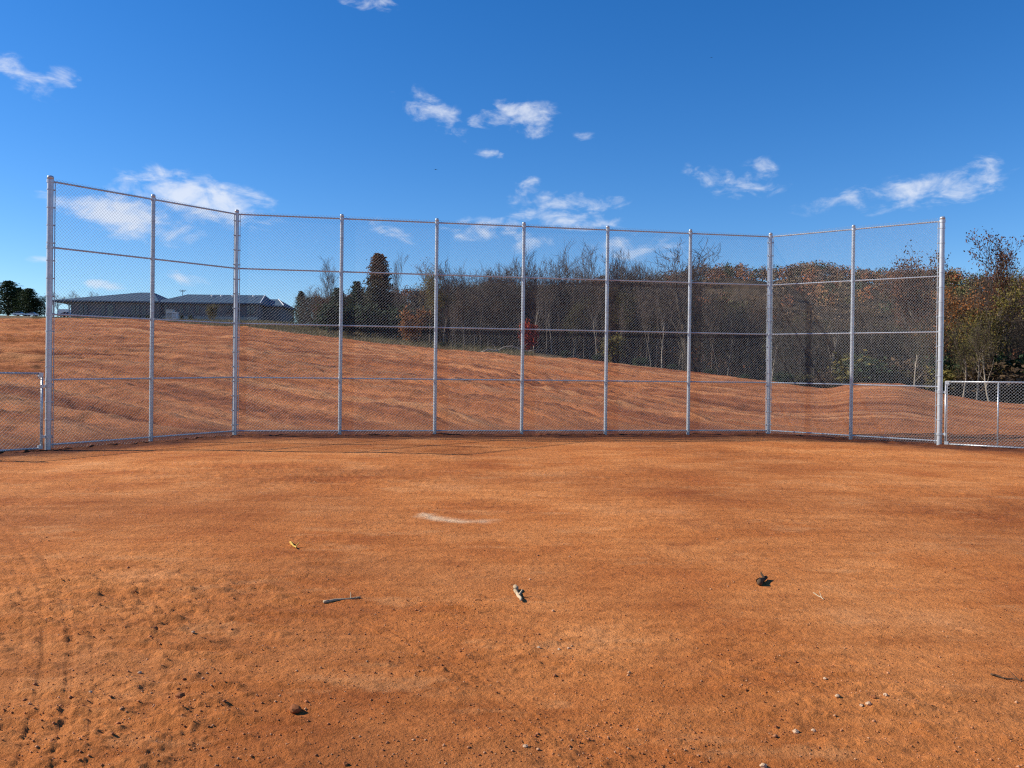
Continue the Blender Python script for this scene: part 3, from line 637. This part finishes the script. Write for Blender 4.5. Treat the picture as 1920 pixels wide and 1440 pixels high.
# the brush inside the wood: twigs nobody could count
def thicket(name, spans, n, label, seed):
    g = np.random.default_rng(seed); x = np.empty(0); P = []; Hs = []
    for (x0, x1, t0, t1, d0, d1, share) in spans:
        k = int(n * share); u = g.random(k); px = x0 + (x1 - x0) * u; top = t0 + (t1 - t0) * u; d = g.uniform(d0, d1, k)
        for a, b, c in zip(px, top, d):
            q = at(a, b, c); P.append((q.x, q.y)); Hs.append(q.z)
    P = np.array(P); Hs = np.array(Hs); zb = terrain(P[:, 0], P[:, 1], False); k = len(P)
    z = zb + (Hs - zb) * g.random(k) ** 1.15; L = g.uniform(.5, 1.9, k); w = g.uniform(.012, .035, k)
    dr = np.stack([g.normal(0, .55, k), g.normal(0, .55, k), g.uniform(.3, 1, k)], 1); dr /= np.linalg.norm(dr, axis=1, keepdims=True)
    a = np.stack([P[:, 0], P[:, 1], z], 1); b = a + dr * L[:, None]; s = np.cross(dr, g.normal(0, 1, (k, 3))); s /= np.linalg.norm(s, axis=1, keepdims=True); s2 = np.cross(dr, s)
    V = np.stack([a + s * w[:, None], a - s * w[:, None] * .5 + s2 * w[:, None] * .8, a - s * w[:, None] * .5 - s2 * w[:, None] * .8, b], 1).reshape(-1, 3)
    i = np.arange(k) * 4; Fq = np.concatenate([np.stack([i, i + 1, i + 3], 1), np.stack([i + 1, i + 2, i + 3], 1), np.stack([i + 2, i, i + 3], 1)])
    o = obj(name, np_mesh(name, V, Fq, 3), M_brush); return tag(o, label, 'brush', kind='stuff')
M_brush = leafmat('brush_twigs', [(.024, .019, .016), (.04, .032, .026), (.075, .057, .042), (.035, .027, .02), (.03, .033, .016)], .05)
thicket('brush', [(560, 840, 560, 560, 104, 124, .16), (820, 1300, 540, 545, 92, 120, .5), (1280, 1470, 560, 615, 78, 100, .14), (1450, 1700, 625, 620, 66, 84, .14), (1700, 2150, 610, 590, 66, 90, .17)], 70000, 'tangled brown twigs and brush filling the wood behind the trees', 9)

# wooded hill behind
M_litter = mat('leaf_litter', (.06, .042, .028), .95, 0, .1); t = MT(M_litter); t.color(t.ramp(t.noise(.3, 6), [(.3, (.035, .028, .018)), (.7, (.09, .06, .035))]))
HX = [300, 560, 700, 850, 1000, 1150, 1250, 1320, 1420, 1550, 1700, 1850, 2000, 2300]; HY = [596, 590, 580, 568, 560, 552, 542, 532, 526, 527, 534, 545, 550, 556]
hv, hf = [], []; xs = np.linspace(600, 2300, 90); rows = 14
for j in range(rows):
    s = j / (rows - 1)
    for x in xs:
        d = 130 + 110 * s; top = at(x, float(np.interp(x, HX, HY)), 240); b = at(x, 700, d); zb = gz_at(b.x, b.y) - .6
        hv.append((b.x, b.y, zb + (top.z - zb) * (s * s * (3 - 2 * s)) + 1.2 * math.sin(x * .03 + j) * s))
nx_ = len(xs)
for j in range(rows - 1):
    for i in range(nx_ - 1): hf.append((j * nx_ + i, j * nx_ + i + 1, (j + 1) * nx_ + i + 1, (j + 1) * nx_ + i))
for i in range(nx_):           # the hill's far side runs down again
    p = hv[(rows - 1) * nx_ + i]; hv.append((p[0] * 1.5, p[1] * 1.5, 0))
for i in range(nx_ - 1): hf.append(((rows - 1) * nx_ + i, (rows - 1) * nx_ + i + 1, rows * nx_ + i + 1, rows * nx_ + i))
hm = bpy.data.meshes.new('hill'); hm.from_pydata(hv, [], hf); hm.update()
tag(obj('hill', hm, M_litter), kind='structure')
def canopy():
    g = np.random.default_rng(77); pv, pf, cols = [], [], []; base = 0
    pal = np.array([(.13, .055, .028), (.10, .06, .035), (.16, .08, .035), (.075, .07, .03), (.035, .05, .025), (.11, .075, .045), (.19, .07, .03), (.08, .055, .04)])
    for i in range(1500):
        k = g.integers(1, rows * nx_ - 1); k = k if g.random() < .6 else int((rows - 1 - g.integers(3)) * nx_ + g.integers(nx_)); b = np.array(hv[k]) + g.normal(0, 2, 3) * np.array([1, 1, 0]); h = g.uniform(3.0, 5.2); w = g.uniform(1.5, 2.6); m = 110
        v = g.normal(0, 1, (m, 3)); v /= np.linalg.norm(v, axis=1, keepdims=True); c = b + np.array([0, 0, h * .5]) + v * np.array([w, w, h * .42]) * (g.random((m, 1)) ** .4)
        V, Fq = leaf_quads([(0, 0, 0)], m, 0, .24, int(g.integers(1e6))); V = (V.reshape(m, 4, 3) + c[:, None, :]).reshape(-1, 3); pv.append(V); pf.append(Fq + base); base += len(V)
        cols.append(np.repeat((pal[g.integers(len(pal))] * g.uniform(1.2, 2.0))[None, :], m * 4, 0))
    me = np_mesh('canopy', np.concatenate(pv), np.concatenate(pf), 4); ca = me.color_attributes.new('leaf', 'FLOAT_COLOR', 'POINT')
    ca.data.foreach_set('color', np.concatenate([np.concatenate(cols), np.ones((base, 1))], 1).astype(np.float32).ravel())
    m = mat('hill_foliage', (.1, .06, .03), .85, 0, .15); t = MT(m); a = t.n.new('ShaderNodeAttribute'); a.attribute_name = 'leaf'; t.color(a.outputs['Color'])
    return tag(obj('hillside_wood', me, m), 'far autumn wood covering the hill in brown, rust and green', 'wood', kind='stuff')
canopy()

# dry grass along the top of the dirt
def grass():
    g = np.random.default_rng(5); n = 42000; px = g.uniform(60, 1000, n); D = np.interp(px, [e[0] for e in EDGE], [e[2] for e in EDGE]) + g.uniform(-1, 24, n) ** 1.0
    b = np.array([math.atan2(*(ray(x, 690).xy)) for x in px]); P = np.stack([D * np.tan(b), D], 1)
    z = terrain(P[:, 0], P[:, 1], False); hgt = g.uniform(.12, .5, n) * np.clip(.35 + (px - 200) / 500, .3, 1.1); ph = g.uniform(0, 3.14, n); w = .022
    a = np.stack([P[:, 0], P[:, 1], z - .03], 1); s = np.stack([np.cos(ph) * w, np.sin(ph) * w, 0 * ph], 1); tp = a + np.stack([g.normal(0, .12, n), g.normal(0, .12, n), hgt], 1)
    V = np.stack([a - s, a + s, tp], 1).reshape(-1, 3); return tag(obj('dry_grass', np_mesh('dry_grass', V, np.arange(3 * n).reshape(-1, 3), 3), M_lf['grass']), 'strip of dry brown grass along the top of the tilled dirt', 'grass', kind='stuff')
grass()

# ------------------------------------------------------------------ building on the rise
M_roof = mat('blue_grey_metal_roof', (.05, .10, .15), .65, .0, .25); t = MT(M_roof); t.color(t.ramp(t.noise(.6, 4), [(.3, (.038, .078, .115)), (.7, (.055, .10, .145))]))
M_wall = mat('grey_siding', (.15, .145, .14), .85); M_stone = mat('pale_stone', (.42, .40, .33), .9); t = MT(M_stone); t.color(t.ramp(t.noise(2.5, 4), [(.35, (.33, .31, .25)), (.65, (.47, .45, .37))]))
M_glass = mat('dark_glass', (.02, .025, .03), .12, 0, .6); M_white = mat('white_paint', (.78, .78, .77), .5); M_trim = mat('dark_trim', (.09, .10, .12), .6)
M_beige = mat('beige_metal', (.55, .53, .47), .6)
BD = 140.0; k = BD / F_PX
bl = at(300, 602, BD); bld = empty('long_building', bl); tag(bld, 'long low building with blue grey metal hip roof on the rise', 'building')
def bx(px): return (px - 300) * k
zE = 3.15
def block(x0, x1, y0, y1, zb, ze):     # wall ring of a block
    mb = MB(); mb.poly([(x0, y0, zb), (x1, y0, zb), (x1, y0, ze), (x0, y0, ze)]); mb.poly([(x1, y0, zb), (x1, y1, zb), (x1, y1, ze), (x1, y0, ze)])
    mb.poly([(x1, y1, zb), (x0, y1, zb), (x0, y1, ze), (x1, y1, ze)]); mb.poly([(x0, y1, zb), (x0, y0, zb), (x0, y0, ze), (x0, y1, ze)]); return mb
def hip(x0, x1, y0, y1, ze, zr, r0, r1, ym):
    o = .6; a, b, c, d = (x0 - o, y0 - o, ze), (x1 + o, y0 - o, ze), (x1 + o, y1 + o, ze), (x0 - o, y1 + o, ze); e, f = (r0, ym, zr), (r1, ym, zr)
    mb = MB(); mb.poly([a, b, f, e]); mb.poly([b, c, f]); mb.poly([c, d, e, f]); mb.poly([d, a, e])
    lo = [(p[0], p[1], ze - .22) for p in (a, b, c, d)]; up_ = [a, b, c, d]
    for i in range(4): j = (i + 1) % 4; mb.poly([lo[i], lo[j], up_[j], up_[i]])
    mb.poly(lo[::-1]); return mb
X0, X1, X2, X3 = bx(112), bx(292), bx(483), bx(516)
block(bx(140), X1 + 1, -1.2, 12, -1.5, zE).build('wall', M_wall, bld); block(X1 + 1, X2, 0, 13, -1.5, zE).build('wall', M_wall, bld); block(X2 - 1, X3, 3.5, 12, -1.5, zE - .05).build('wall', M_wall, bld)
r1 = hip(X0, X1 + .6, -1.2, 12, zE, 5.3, bx(235), bx(262), 5.4).build('roof', M_roof, bld)
r2 = hip(X1 + .4, X2, 0, 13, zE + .02, 5.15, bx(325), bx(476), 6.2).build('roof', M_roof, bld)
r3 = hip(X2 - 2, X3, 3.5, 12, zE - .06, 4.6, bx(480), bx(498), 7.5).build('roof', M_roof, bld)
for rf, a, b in ((r2, (X2 + .6, -.6, zE + .06), (bx(476), 6.2, 5.2)), (r3, (X3 + .6, 2.9, zE), (bx(498), 7.5, 4.65)), (r1, (bx(262), 5.4, 5.34), (bx(268), 4.2, 5.0))):
    mb = MB(); mb.tube(a, b, .07, .07, 5, True); mb.build('ridge_cap', M_white, rf)
for rf, x0, x1, y0, zr, ym, r0_, r1_ in ((r1, X0, X1, -1.8, 5.3, 5.4, bx(235), bx(262)), (r2, X1 + 1, X2, -.6, 5.15, 6.2, bx(325), bx(476))):
    n = int((x1 - x0) / .8)
    for i in range(n):             # standing seams up the front slope
        x = x0 + .4 + i * .8; lim = 1.0
        if x < r0_: lim = (x - x0 + .6) / (r0_ - x0 + .6)
        if x > r1_: lim = (x1 + .6 - x) / (x1 + .6 - r1_)
        lim = max(.05, min(1, lim)) * .98; mb = MB(); mb.tube((x, y0, zE + .03), (x, y0 + (ym - y0) * lim, zE + .03 + (zr - zE) * lim), .018, .018, 4); mb.build('standing_seam', M_roof, rf)
for px in (380, 398, 420, 460):
    x = bx(px); mb = MB(); mb.lathe([(.16, 0), (.16, .3), (.28, .32), (.26, .42), (.02, .48)], 10, (x, 4.4, 4.45)); mb.build('roof_vent', M_white, r2)
mb = MB(); mb.tube((bx(311), 7, 4.6), (bx(311), 7, 6.0), .05, .05, 5); mb.tube((bx(304), 7, 5.95), (bx(318), 7, 5.95), .05, .05, 5, True); mb.tube((bx(306), 7, 5.7), (bx(316), 7, 5.7), .04, .04, 5, True); mb.build('antenna', M_trim, bld)
mb = MB(); mb.box(((X1 + 1 + X2) / 2, -.06, -.15), ((X2 - X1 - 1) / 2, .07, 1.0)); mb.build('stone_wainscot', M_stone, bld)
def window(x, y, z, w, h):
    mb = MB(); mb.box((x, y, z), (w / 2 + .09, .05, h / 2 + .09)); f = mb.build('window', M_trim, bld)
    for s in (-1, 1): mb = MB(); mb.box((x + s * w / 4, y - .045, z), (w / 4 - .04, .02, h / 2)); mb.build('pane', M_glass, f)
for px in (160, 168, 200, 256, 264, 276): window(bx(px), -1.24, 1.7, .62, 1.5)
for px in (302, 311, 340, 352, 370, 428, 437, 466, 474): window(bx(px), -.04, 2.05, .6, 1.3)
mb = MB(); mb.box((bx(214), -1.24, 1.3), (.75, .06, 1.5)); dr_ = mb.build('door', M_trim, bld); mb = MB(); mb.box((bx(214), -1.31, 1.5), (.5, .03, 1.0)); mb.build('pane', M_glass, dr_)
for px in (110, 118, 139, 170, 290, 365, 445, 488):
    mb = MB(); yy = -1.3 if px < 292 else -.2; mb.tube((bx(px), yy - .3, -1.5), (bx(px), yy - .3, zE - .1), .07, .07, 6); mb.build('downpipe', M_trim, bld)
def on_hill(px, d): p = at(px, 700, d); return Vector((p.x, p.y, gz_at(p.x, p.y)))
for px, w, lab in ((318, .55, 'large beige air conditioning cabinet standing against the building'), (328, .32, 'small white utility box right beside the beige air conditioning cabinet')):
    e = empty('utility_cabinet', on_hill(px, 134)); tag(e, lab, 'cabinet'); hgt = 1.5 if w > .5 else 1.1; m = M_beige if w > .5 else M_white
    mb = MB(); mb.box((0, 0, hgt / 2 - .2), (w, .4, hgt / 2 + .2)); mb.build('housing', m, e); mb = MB(); mb.box((0, -.01, hgt + .04), (w + .05, .46, .04)); mb.build('lid', m, e)
    for i in range(4): mb = MB(); mb.box((0, -.42, .35 + i * .2), (w * .75, .02, .04)); mb.build('louvre', M_trim, e)
plant('garden_shrub', BUSH['yellow'], 396, 569, 136, 'yellow green upright shrub in front of the long building', 'shrub', wide=.62)
for px in (228, 242, 260, 276, 340, 356): plant('garden_shrub', BUSH['green'], px, 590, 137, 'small clipped dark shrub along the building wall', 'shrub', 'shrubs along the building wall', wide=.9)
# ------------------------------------------------------------------ vehicles on the rise
M_tyre = mat('tyre', (.02, .02, .02), .8); M_rim = mat('rim', (.5, .5, .5), .4, .6)
def car(px, d, paint, label, rz=0.0, L=4.5):
    e = empty('parked_car', on_hill(px, d), rz); tag(e, label, 'car'); h = L / 2; W = .88
    def prism(prof, w0, w1, zsplit=None):
        mb = MB(); n = len(prof); A = [(x, -(w0 if z < .95 else w1), z) for x, z in prof]; B = [(x, (w0 if z < .95 else w1), z) for x, z in prof]
        mb.v = [Vector(p) for p in A + B]; mb.f = [tuple(range(n)), tuple(range(2 * n - 1, n - 1, -1))] + [(i, n + i, n + (i + 1) % n, (i + 1) % n) for i in range(n)]; return mb
    prism([(-h, .35), (h, .35), (h + .02, .62), (h - .12, .82), (h * .45, .93), (-h * .62, .94), (-h + .05, .9), (-h - .02, .6)], W, W).build('body', paint, e)
    cab = prism([(h * .48, .92), (h * .12, 1.4), (-h * .38, 1.43), (-h * .78, .93)], W - .03, W - .17).build('cabin', M_glass, e)
    prism([(h * .13, 1.405), (-h * .40, 1.435), (-h * .38, 1.48), (h * .10, 1.45)], W - .15, W - .17).build('roof', paint, e)
    for x in (-h * .62, h * .62):
        for s in (-1, 1):
            mb = MB(); mb.tube((x, s * (W - .2), .33), (x, s * (W + .01), .33), .33, .33, 14, True); wv = mb.build('wheel', M_tyre, e)
            mb = MB(); mb.tube((x, s * (W + .005), .33), (x, s * (W + .02), .33), .2, .2, 10, True); mb.build('rim', M_rim, wv)
    for s in (-1, 1): mb = MB(); mb.box((h - .03, s * .6, .68), (.06, .17, .07)); mb.build('headlight', M_white, e)
    for s in (-1, 1): mb = MB(); mb.box((-h + .02, s * .6, .72), (.05, .15, .08)); mb.build('tail_light', M_redp, e)
M_redp = mat('red_paint', (.33, .035, .02), .35, 0, .5)
car(37, 300, M_white, 'white car parked nearest the broad dark evergreen', 0.1)
car(58, 305, M_white, 'white car parked next to the brown green bushy tree', 3.2)
car(126, 232, M_redp, 'red car parked in front of the white trailer', .05, 4.3)
tr = empty('box_trailer', on_hill(120, 250)); tag(tr, 'white box trailer parked at the low end of the building', 'trailer')
mb = MB(); mb.box((0, 0, 1.5), (1.5, 1.0, .85)); mb.build('body', M_white, tr)
for x in (-.5, .5):
    for s in (-1, 1): mb = MB(); mb.tube((x, s * .85, .35), (x, s * 1.03, .35), .35, .35, 12, True); mb.build('wheel', M_tyre, tr)
mb = MB(); mb.tube((1.4, 0, .6), (2.4, 0, .5), .05, .05, 5, True); mb.build('tow_bar', M_trim, tr); mb = MB(); mb.box((0, 0, .6), (1.4, .8, .06)); mb.build('chassis', M_trim, tr)

# ------------------------------------------------------------------ things lying on the dirt
M_wood = bark('weathered_wood', (.30, .21, .12), (.52, .40, .26)); M_wood_d = bark('dark_wood', (.05, .032, .02), (.12, .075, .045)); M_stone2 = bark('pale_stone_bits', (.40, .25, .14), (.58, .40, .26))
M_clod = bark('clay_clod', (.16, .055, .022), (.33, .12, .045)); M_leafy = mat('yellow_leaf', (.55, .33, .05), .7)
def on_dirt(px, py):
    x, y = ground_pt(px, py); return Vector((x, y, gz_at(x, y, True)))
def stick(px0, py0, px1, py1, rad, m, name, label, cat='stick', side=None, bend=.02):
    a, b = on_dirt(px0, py0), on_dirt(px1, py1); c = (a + b) / 2; e = empty(name, c); tag(e, label, cat); g = random.Random(px0)
    pts = [a.lerp(b, i / 7) - c + Vector((g.uniform(-bend, bend), g.uniform(-bend, bend), rad * .7 + g.uniform(0, bend) * .6)) for i in range(8)]
    mb = MB()
    for i in range(7): mb.tube(pts[i], pts[i + 1], rad * (1 - .07 * i) * g.uniform(.85, 1.1), rad * (1 - .07 * (i + 1)), 7, i in (0, 6))
    mb.build('stem', m, e, True)
    mb = MB(); q = pts[5]; mb.tube(q, q + Vector((g.uniform(-.04, .04), .05, .035)), rad * .5, rad * .25, 5, True); mb.build('twig', m, e)
stick(606, 1131, 676, 1122, .011, M_wood, 'stick', 'straight weathered brown stick lying flat on the clay', bend=.006)
stick(964, 1105, 976, 1130, .019, M_wood, 'wood_chunk', 'short pale splintered piece of wood lying alone on the clay', 'wood', bend=.012)
stick(1420, 1100, 1437, 1088, .026, M_wood_d, 'bark_piece', 'dark chunk of bark with a pale splinter on the clay', 'bark', bend=.02)
stick(1858, 1272, 1925, 1284, .005, M_wood_d, 'twig', 'long thin curved dark twig on the clay', bend=.012)
stick(1525, 1114, 1545, 1127, .006, M_wood, 'straw', 'pale straw lying near the dark chunk of bark', 'straw', bend=.004)
stick(545, 1020, 556, 1030, .012, M_leafy, 'dry_leaf', 'small curled yellow leaf on the clay', 'leaf', bend=.01)
def lump(name, px, py, s, m, label, cat, seed, group=None):
    g = random.Random(seed); bm = bmesh.new(); bmesh.ops.create_icosphere(bm, subdivisions=2, radius=s)
    for v in bm.verts: v.co *= g.uniform(.72, 1.15); v.co.z *= .72
    me = bpy.data.meshes.new(name); bm.to_mesh(me); bm.free(); p = on_dirt(px, py); p.z += s * .3
    return tag(obj(name, me, m, None, p), label, cat, group)
for px, py, s, lab in ((553, 1338, .030, 'dark clay clod with sharp shadow, alone between the sticks and the bottom edge'), (338, 1316, .026, 'dark clay clod beside the crumbled hollow near the tyre track'), (290, 1186, .024, 'dark clay clod at the edge of the faint second tyre track')):
    lump('clay_clod', px, py, s, M_clod, lab, 'clod', px)
for px, py, s in ((1547, 1278, .014), (1638, 1318, .02), (1660, 1313, .016), (1570, 1318, .014), (1455, 1366, .014), (1525, 1373, .014), (1492, 1375, .018), (1010, 1218, .014), (1048, 1221, .012), (1066, 1219, .011), (362, 1191, .014), (262, 1263, .014), (345, 1276, .012), (985, 1405, .014), (1628, 1330, .018), (1615, 1330, .013), (1432, 1438, .02), (170, 1298, .012), (648, 1440, .016)):
    lump('pale_stone', px, py, s * .8, M_stone2 if px % 3 else M_clod, 'small pale stone lying loose on the clay', 'stone', px, 'small stones on the clay')
# fallen pale branch at the edge of the wood
d0 = 79.5; e = empty('fallen_branch', on_hill(955, d0)); tag(e, 'pale fallen branch lying along the top edge of the dirt beside the red bush', 'branch')
mb = MB(); pts = [Vector((x, 0, z)) for x, z in ((-2.7, .15), (-2.0, .45), (-1.2, .3), (-.5, .7), (.3, .78), (1.1, .45), (1.8, .3), (2.6, .5))]
for i in range(7): mb.tube(pts[i], pts[i + 1], .085 - .006 * i, .08 - .006 * i, 6, i in (0, 6))
mb.build('stem', M_bark_pale, e, True); mb = MB(); mb.tube(pts[2], (-1.6, -.2, 1.0), .05, .02, 5); mb.tube(pts[5], (1.7, .2, 1.1), .05, .015, 5); mb.build('side_branch', M_bark_pale, e)
# crumbs scattered over the infield
def crumbs():
    g = np.random.default_rng(21); n = 9000; y = g.uniform(850, 1560, n) ** 1.0; x = g.uniform(-200, 2120, n); P = np.array([ground_pt(a, b) for a, b in zip(x, y)])
    for (cx, cy), rad, a in ROUGH: # more of them where the soil is broken
        P = np.concatenate([P, np.array([cx, cy]) + g.normal(0, rad * .6, (220, 2))])
    P = P[np.hypot(P[:, 0], P[:, 1]) > 1.5]; P = P[fence_dist(P[:, 0], P[:, 1]) > .1]; n = len(P); z = terrain(P[:, 0], P[:, 1]); s = np.exp(g.normal(-5.55, .42, n))
    o8 = np.array([(1, 0, 0), (-1, 0, 0), (0, 1, 0), (0, -1, 0), (0, 0, .8), (0, 0, -.8)], float); f8 = np.array([(0, 2, 4), (2, 1, 4), (1, 3, 4), (3, 0, 4), (2, 0, 5), (1, 2, 5), (3, 1, 5), (0, 3, 5)])
    V = o8[None] * g.uniform(.55, 1.3, (n, 6, 1)) * s[:, None, None]; a = g.uniform(0, 6.28, n); c, sn = np.cos(a)[:, None], np.sin(a)[:, None]
    V = np.stack([V[..., 0] * c - V[..., 1] * sn, V[..., 0] * sn + V[..., 1] * c, V[..., 2]], -1) + np.stack([P[:, 0], P[:, 1], z + s * .25], 1)[:, None, :]
    Fq = (f8[None] + (np.arange(n) * 6)[:, None, None]).reshape(-1, 3)
    m = leafmat('crumbs', [(.20, .07, .028), (.30, .11, .04), (.42, .17, .065), (.36, .13, .05), (.5, .27, .14)], .0)
    return tag(obj('soil_crumbs', np_mesh('soil_crumbs', V.reshape(-1, 3), Fq, 3), m), 'loose crumbs of red clay and grit scattered over the infield', 'soil', kind='stuff')
crumbs()
# birds
def bird(px, py, d, s, label):
    e = empty('bird', at(px, py, d)); tag(e, label, 'bird'); M = M_bird
    mb = MB(); prof = [(.001, -.5), (.06, -.42), (.10, -.15), (.11, .1), (.07, .3), (.055, .38), (.03, .45), (.001, .5)]; mb.lathe(prof, 10)
    mb.v = [Vector((v.z * .5, v.x, v.y)) for v in mb.v]; mb.poly([(-.2, 0, .0), (-.48, .12, .01), (-.5, -.12, .01)]); b = mb.build('body', M, e, True)
    for sd in (-1, 1):
        mb = MB(); mb.v = [Vector(p) for p in ((.12, 0, .03), (.16, sd * .35, .16), (.02, sd * .8, .12), (-.14, sd * .38, .13), (-.12, 0, .03), (.12, 0, .01), (.16, sd * .35, .14), (-.14, sd * .38, .11), (-.12, 0, .01))]
        mb.f = [(0, 1, 3, 4), (1, 2, 3), (5, 8, 7, 6), (6, 7, 2), (0, 5, 6, 1), (4, 3, 7, 8)]; mb.build('wing', M, e)
    e.scale = (s, s, s); e.rotation_euler.z = 1.3
M_bird = mat('dark_feathers', (.02, .018, .016), .8)
bird(817, 318, 110, .42, 'dark bird gliding in the blue sky below the small wispy clouds')
bird(1334, 108, 190, .45, 'far dark bird, a mere speck high in the clear sky')
scene.render.engine = 'CYCLES'
scene.cycles.use_denoising = False; scene.cycles.sample_clamp_indirect = 3.0; scene.cycles.filter_width = 1.2
scene.render.resolution_x = 1024; scene.render.resolution_y = 768
print('TREES', n_tree, 'POSTS', [tuple(round(c, 2) for c in p) for p in POSTS])
